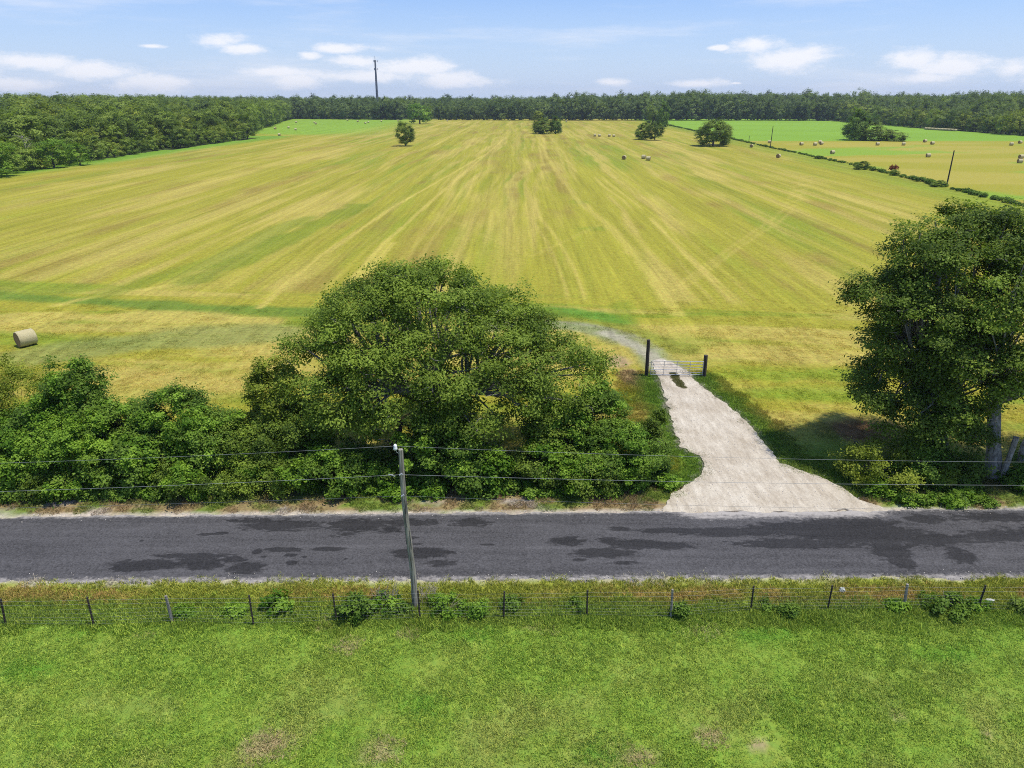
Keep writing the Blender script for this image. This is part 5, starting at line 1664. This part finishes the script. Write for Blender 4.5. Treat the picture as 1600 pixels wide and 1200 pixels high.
    # --- right wood
    re_ = [at(*q)[:2] for q in ((1300, 189), (1345, 192.5), (1400, 197), (1450, 201), (1500, 204.5), (1560, 209.5), (1600, 213), (1680, 219), (1760, 226))]
    pos = []
    for a, b in zip(re_[:-1], re_[1:]):
        a, b = np.array(a), np.array(b); L_ = np.linalg.norm(b - a); n = max(1, int(L_ / 10.5))
        for k in range(n): pos.append(a + (b - a) * k / n)
    for i, p in enumerate(pos):
        dist = p[1]
        for row in range(2):
            h = (np.interp(dist, [380, 520, 700], [13.5, 13.5, 15.0]) + row * 1.5) * rs.uniform(.65, 1.12)
            key = ('w%d' % rs.randint(4)) if rs.rand() > .4 else 'y%d' % rs.randint(4)
            if row == 1 and rs.rand() > .6: key = 'f%d' % rs.randint(4)
            far_tree(key, (p[0] + 3 + row * 8 + rs.uniform(-2, 2), p[1] + 3 + row * 8, -.2), h, rs.uniform(.9, 1.25), rs.uniform(0, 6.28), 'woodland_tree', ('mid green tree on the front edge of the right wood', 'tree in the second row of the right wood')[row],
                     group=('front edge of the right wood', 'second row of the right wood')[row])
    pts = []; hs = []
    P0 = np.array(pos)
    ys_ = P0[:, 1]; xs_ = P0[:, 0]; od = np.argsort(ys_)
    for y in np.arange(370, 790, 9.0):
        xe = np.interp(y, ys_[od], xs_[od]) + 30
        for x in np.arange(xe, xe + 420, 9.0):
            dep = x - xe
            pts.append((x + rs.uniform(-3, 3), y + rs.uniform(-3, 3) + 8, -.2)); hs.append((16.0 + min(5.5, dep * .07) - max(0, (520 - y)) * .008 + (fbm(np.array([x / 30]), np.array([y / 30]), 8, 3)[0] - .5) * 10) * rs.uniform(.75, 1.15))
    hs = np.array(hs); w = hs * rs.uniform(.6, .9, len(hs))
    pr = [proto('canopy_tree', PROT['f%d' % k][0], M['far_leaf']) for k in range(4)] + [proto('canopy_tree', PROT['w2'][0], M['wood_leaf'])]
    tag(scatter('right_wood', np.array(pts), rs.uniform(0, 6.28, len(pts)), np.stack([w, w, hs], 1), pr), 'grey green wood behind the bright green field on the right', 'wood', kind='stuff')
    # --- single trees in the field
    def single(px, by, ty, wpx, key, lab, name='field_tree', cat='tree', hf=1.0):
        p = at(px, by); T = atY(px, ty, p[1]); h = T[2]; Z = p[1] * CP + (20 - h / 2) * SP; w = wpx / FPX * Z
        far_tree(key, p, h * hf / .98, w / (h * .92), px % 6, name, lab, cat)
    tree_proto('s0', 301, [(0, 0, .5, .42, .4, .42), (.1, 0, .72, .26, .26, .24), (-.14, 0, .6, .28, .28, .28), (0, 0, .22, .24, .24, .16)], 'wood_leaf', 90, .030, 14, 10, .10, .030, 'bark')
    tree_proto('s1', 302, round_, 'wood_leaf', 110, .028, 14, 10, .10, .028)
    tree_proto('s2', 303, lump, 'wood_leaf', 100, .030, 14, 10, .10, .03)
    tree_proto('s3', 304, tall, 'shrub', 100, .030, 14, 10, .10, .03)
    tree_proto('s4', 305, round_, 'yellow', 90, .034, 12, 10, .10, .03)
    single(634, 228, 190, 32, 's0', 'small oval grey green tree alone in the left half of the field')
    single(656, 193.5, 161, 40, 'b0', 'rounded green tree in front of the far wood behind the small oval tree')
    single(848, 209, 184, 34, 's2', 'dark green left half of the twin bush in mid field', 'field_bush', 'bush')
    single(842, 200, 174, 20, 's4', 'pale yellow green bushy top behind the dark twin bush', 'field_bush', 'bush')
    single(868, 209, 181, 26, 's3', 'dark right half of the twin bush in mid field', 'field_bush', 'bush')
    single(1003, 218, 190, 26, 's2', 'left dome of the double bush right of the twin bush', 'field_bush', 'bush')
    single(1023, 219, 191, 28, 's1', 'right dome of the double bush in front of the tall field tree', 'field_bush', 'bush')
    single(1035, 200, 158, 24, 's3', 'tall dark tree at the far end of the field fence', 'field_tree')
    single(1019, 196, 164, 28, 's2', 'broad dark tree left of the tall one at the fence end', 'field_tree')
    single(1114, 228, 187, 56, 's1', 'large rounded bush standing beside the field fence', 'field_bush', 'bush')
    single(1126, 226, 195, 36, 's4', 'yellow green right flank of the large rounded bush', 'field_bush', 'bush')
    single(1335, 219, 170, 44, 's3', 'tallest tree at the left of the isolated clump by the green field', 'field_tree')
    single(1352, 219, 187, 52, 's2', 'middle dark bush of the isolated clump by the green field', 'field_bush', 'bush')
    single(1385, 219.5, 201, 50, 's2', 'low bush at the right end of the isolated clump', 'field_bush', 'bush')
    single(1411, 220.5, 212, 8, 's3', 'tiny bush just right of the isolated clump', 'field_bush', 'bush')
    single(1180, 195 - 6, 172, 20, 's4', 'pale rounded tree at the foot of the far wood right of centre') if False else None
    # --- brushy fence line on the right
    V, F, v, P = foliage(801, [(0, 0, .4, .8, .6, .4)], 12, .35, 7, 9, .22, .14, flat=.7, aspect=.8)
    pr = [proto('brush', fast_mesh('brush', V, F, {'v': ('FLOAT', 'POINT', v)}), M['shrub'])]
    pts = []; ss = []
    RF = RIGHT_FENCE
    for a, b in zip(RF[:-1], RF[1:]):
        L_ = np.linalg.norm(b - a); n = int(L_ / .8)
        for k in range(n):
            p = a + (b - a) * k / n
            gp = 800 + FPX * p[0] / (p[1] * CP + 7.7)
            if 1321 < gp < 1329: continue
            q = fbm(np.array([p[0] / 4.0]), np.array([p[1] / 9.0]), 55, 3)[0]
            if q < .27: continue
            pts.append((p[0] + rs.uniform(-.8, .8), p[1] + rs.uniform(-.8, .8), -.03)); ss.append(rs.uniform(.3, .95) * (q + .35) * (1.0 + .1 * (gp > 1400)))
    tag(scatter('fence_line_brush', np.array(pts), rs.uniform(0, 6.28, len(pts)), np.array(ss), pr), 'low brush and weeds along the fence line between the two hay fields', 'brush', kind='stuff')
    for (px, by, ty, w, lab) in ((1345, 264, 251, 26, 'dark bush at the gap in the field fence brush'), (1397, 274, 264, 14, 'dark tuft below the rusty red bush on the field fence'), (1465, 291, 281, 26, 'dark bush at the foot of the nearer field pole'), (1280, 248, 243, 14, 'low dark bush on the fence line before the gap')):
        single(px, by, ty, w, 's2', lab, 'fence_bush', 'bush')
    p = at(1396, 268); V, F, v, P = foliage(805, [(0, 0, 1.0, 1.0, .8, .6)], 12, .35, 8, 10, .3, .2, flat=.7, aspect=.8)
    t = empty('rusty_bush', p); tag(t, 'rusty red bush on the brushy fence line', 'bush'); link('foliage', fast_mesh('foliage', V, F, {'v': ('FLOAT', 'POINT', v)}), M['rust_leaf'], t)
    mb = MB(); mb.tube([(0, 0, -.1), (.1, 0, .8)], [.08, .04], 5); mb.build('stem', M['dark_bark'], t)


far_trees()


def haze():
    mb = MB(); mb.box((0, 2270, 39.2), (8900, 4760, 81.2))
    m, N, L = newmat('thin_air')
    v = N('ShaderNodeVolumePrincipled'); v.inputs['Color'].default_value = (0.80, 0.88, 1.0, 1); v.inputs['Density'].default_value = HAZE
    v.inputs['Anisotropy'].default_value = 0.2
    o = N('ShaderNodeOutputMaterial'); L(v.outputs[0], o.inputs['Volume'])
    tag(mb.build('haze', m), 'thin pale summer air over the fields and woods', 'haze', kind='stuff')


HAZE = 0.00011
haze()
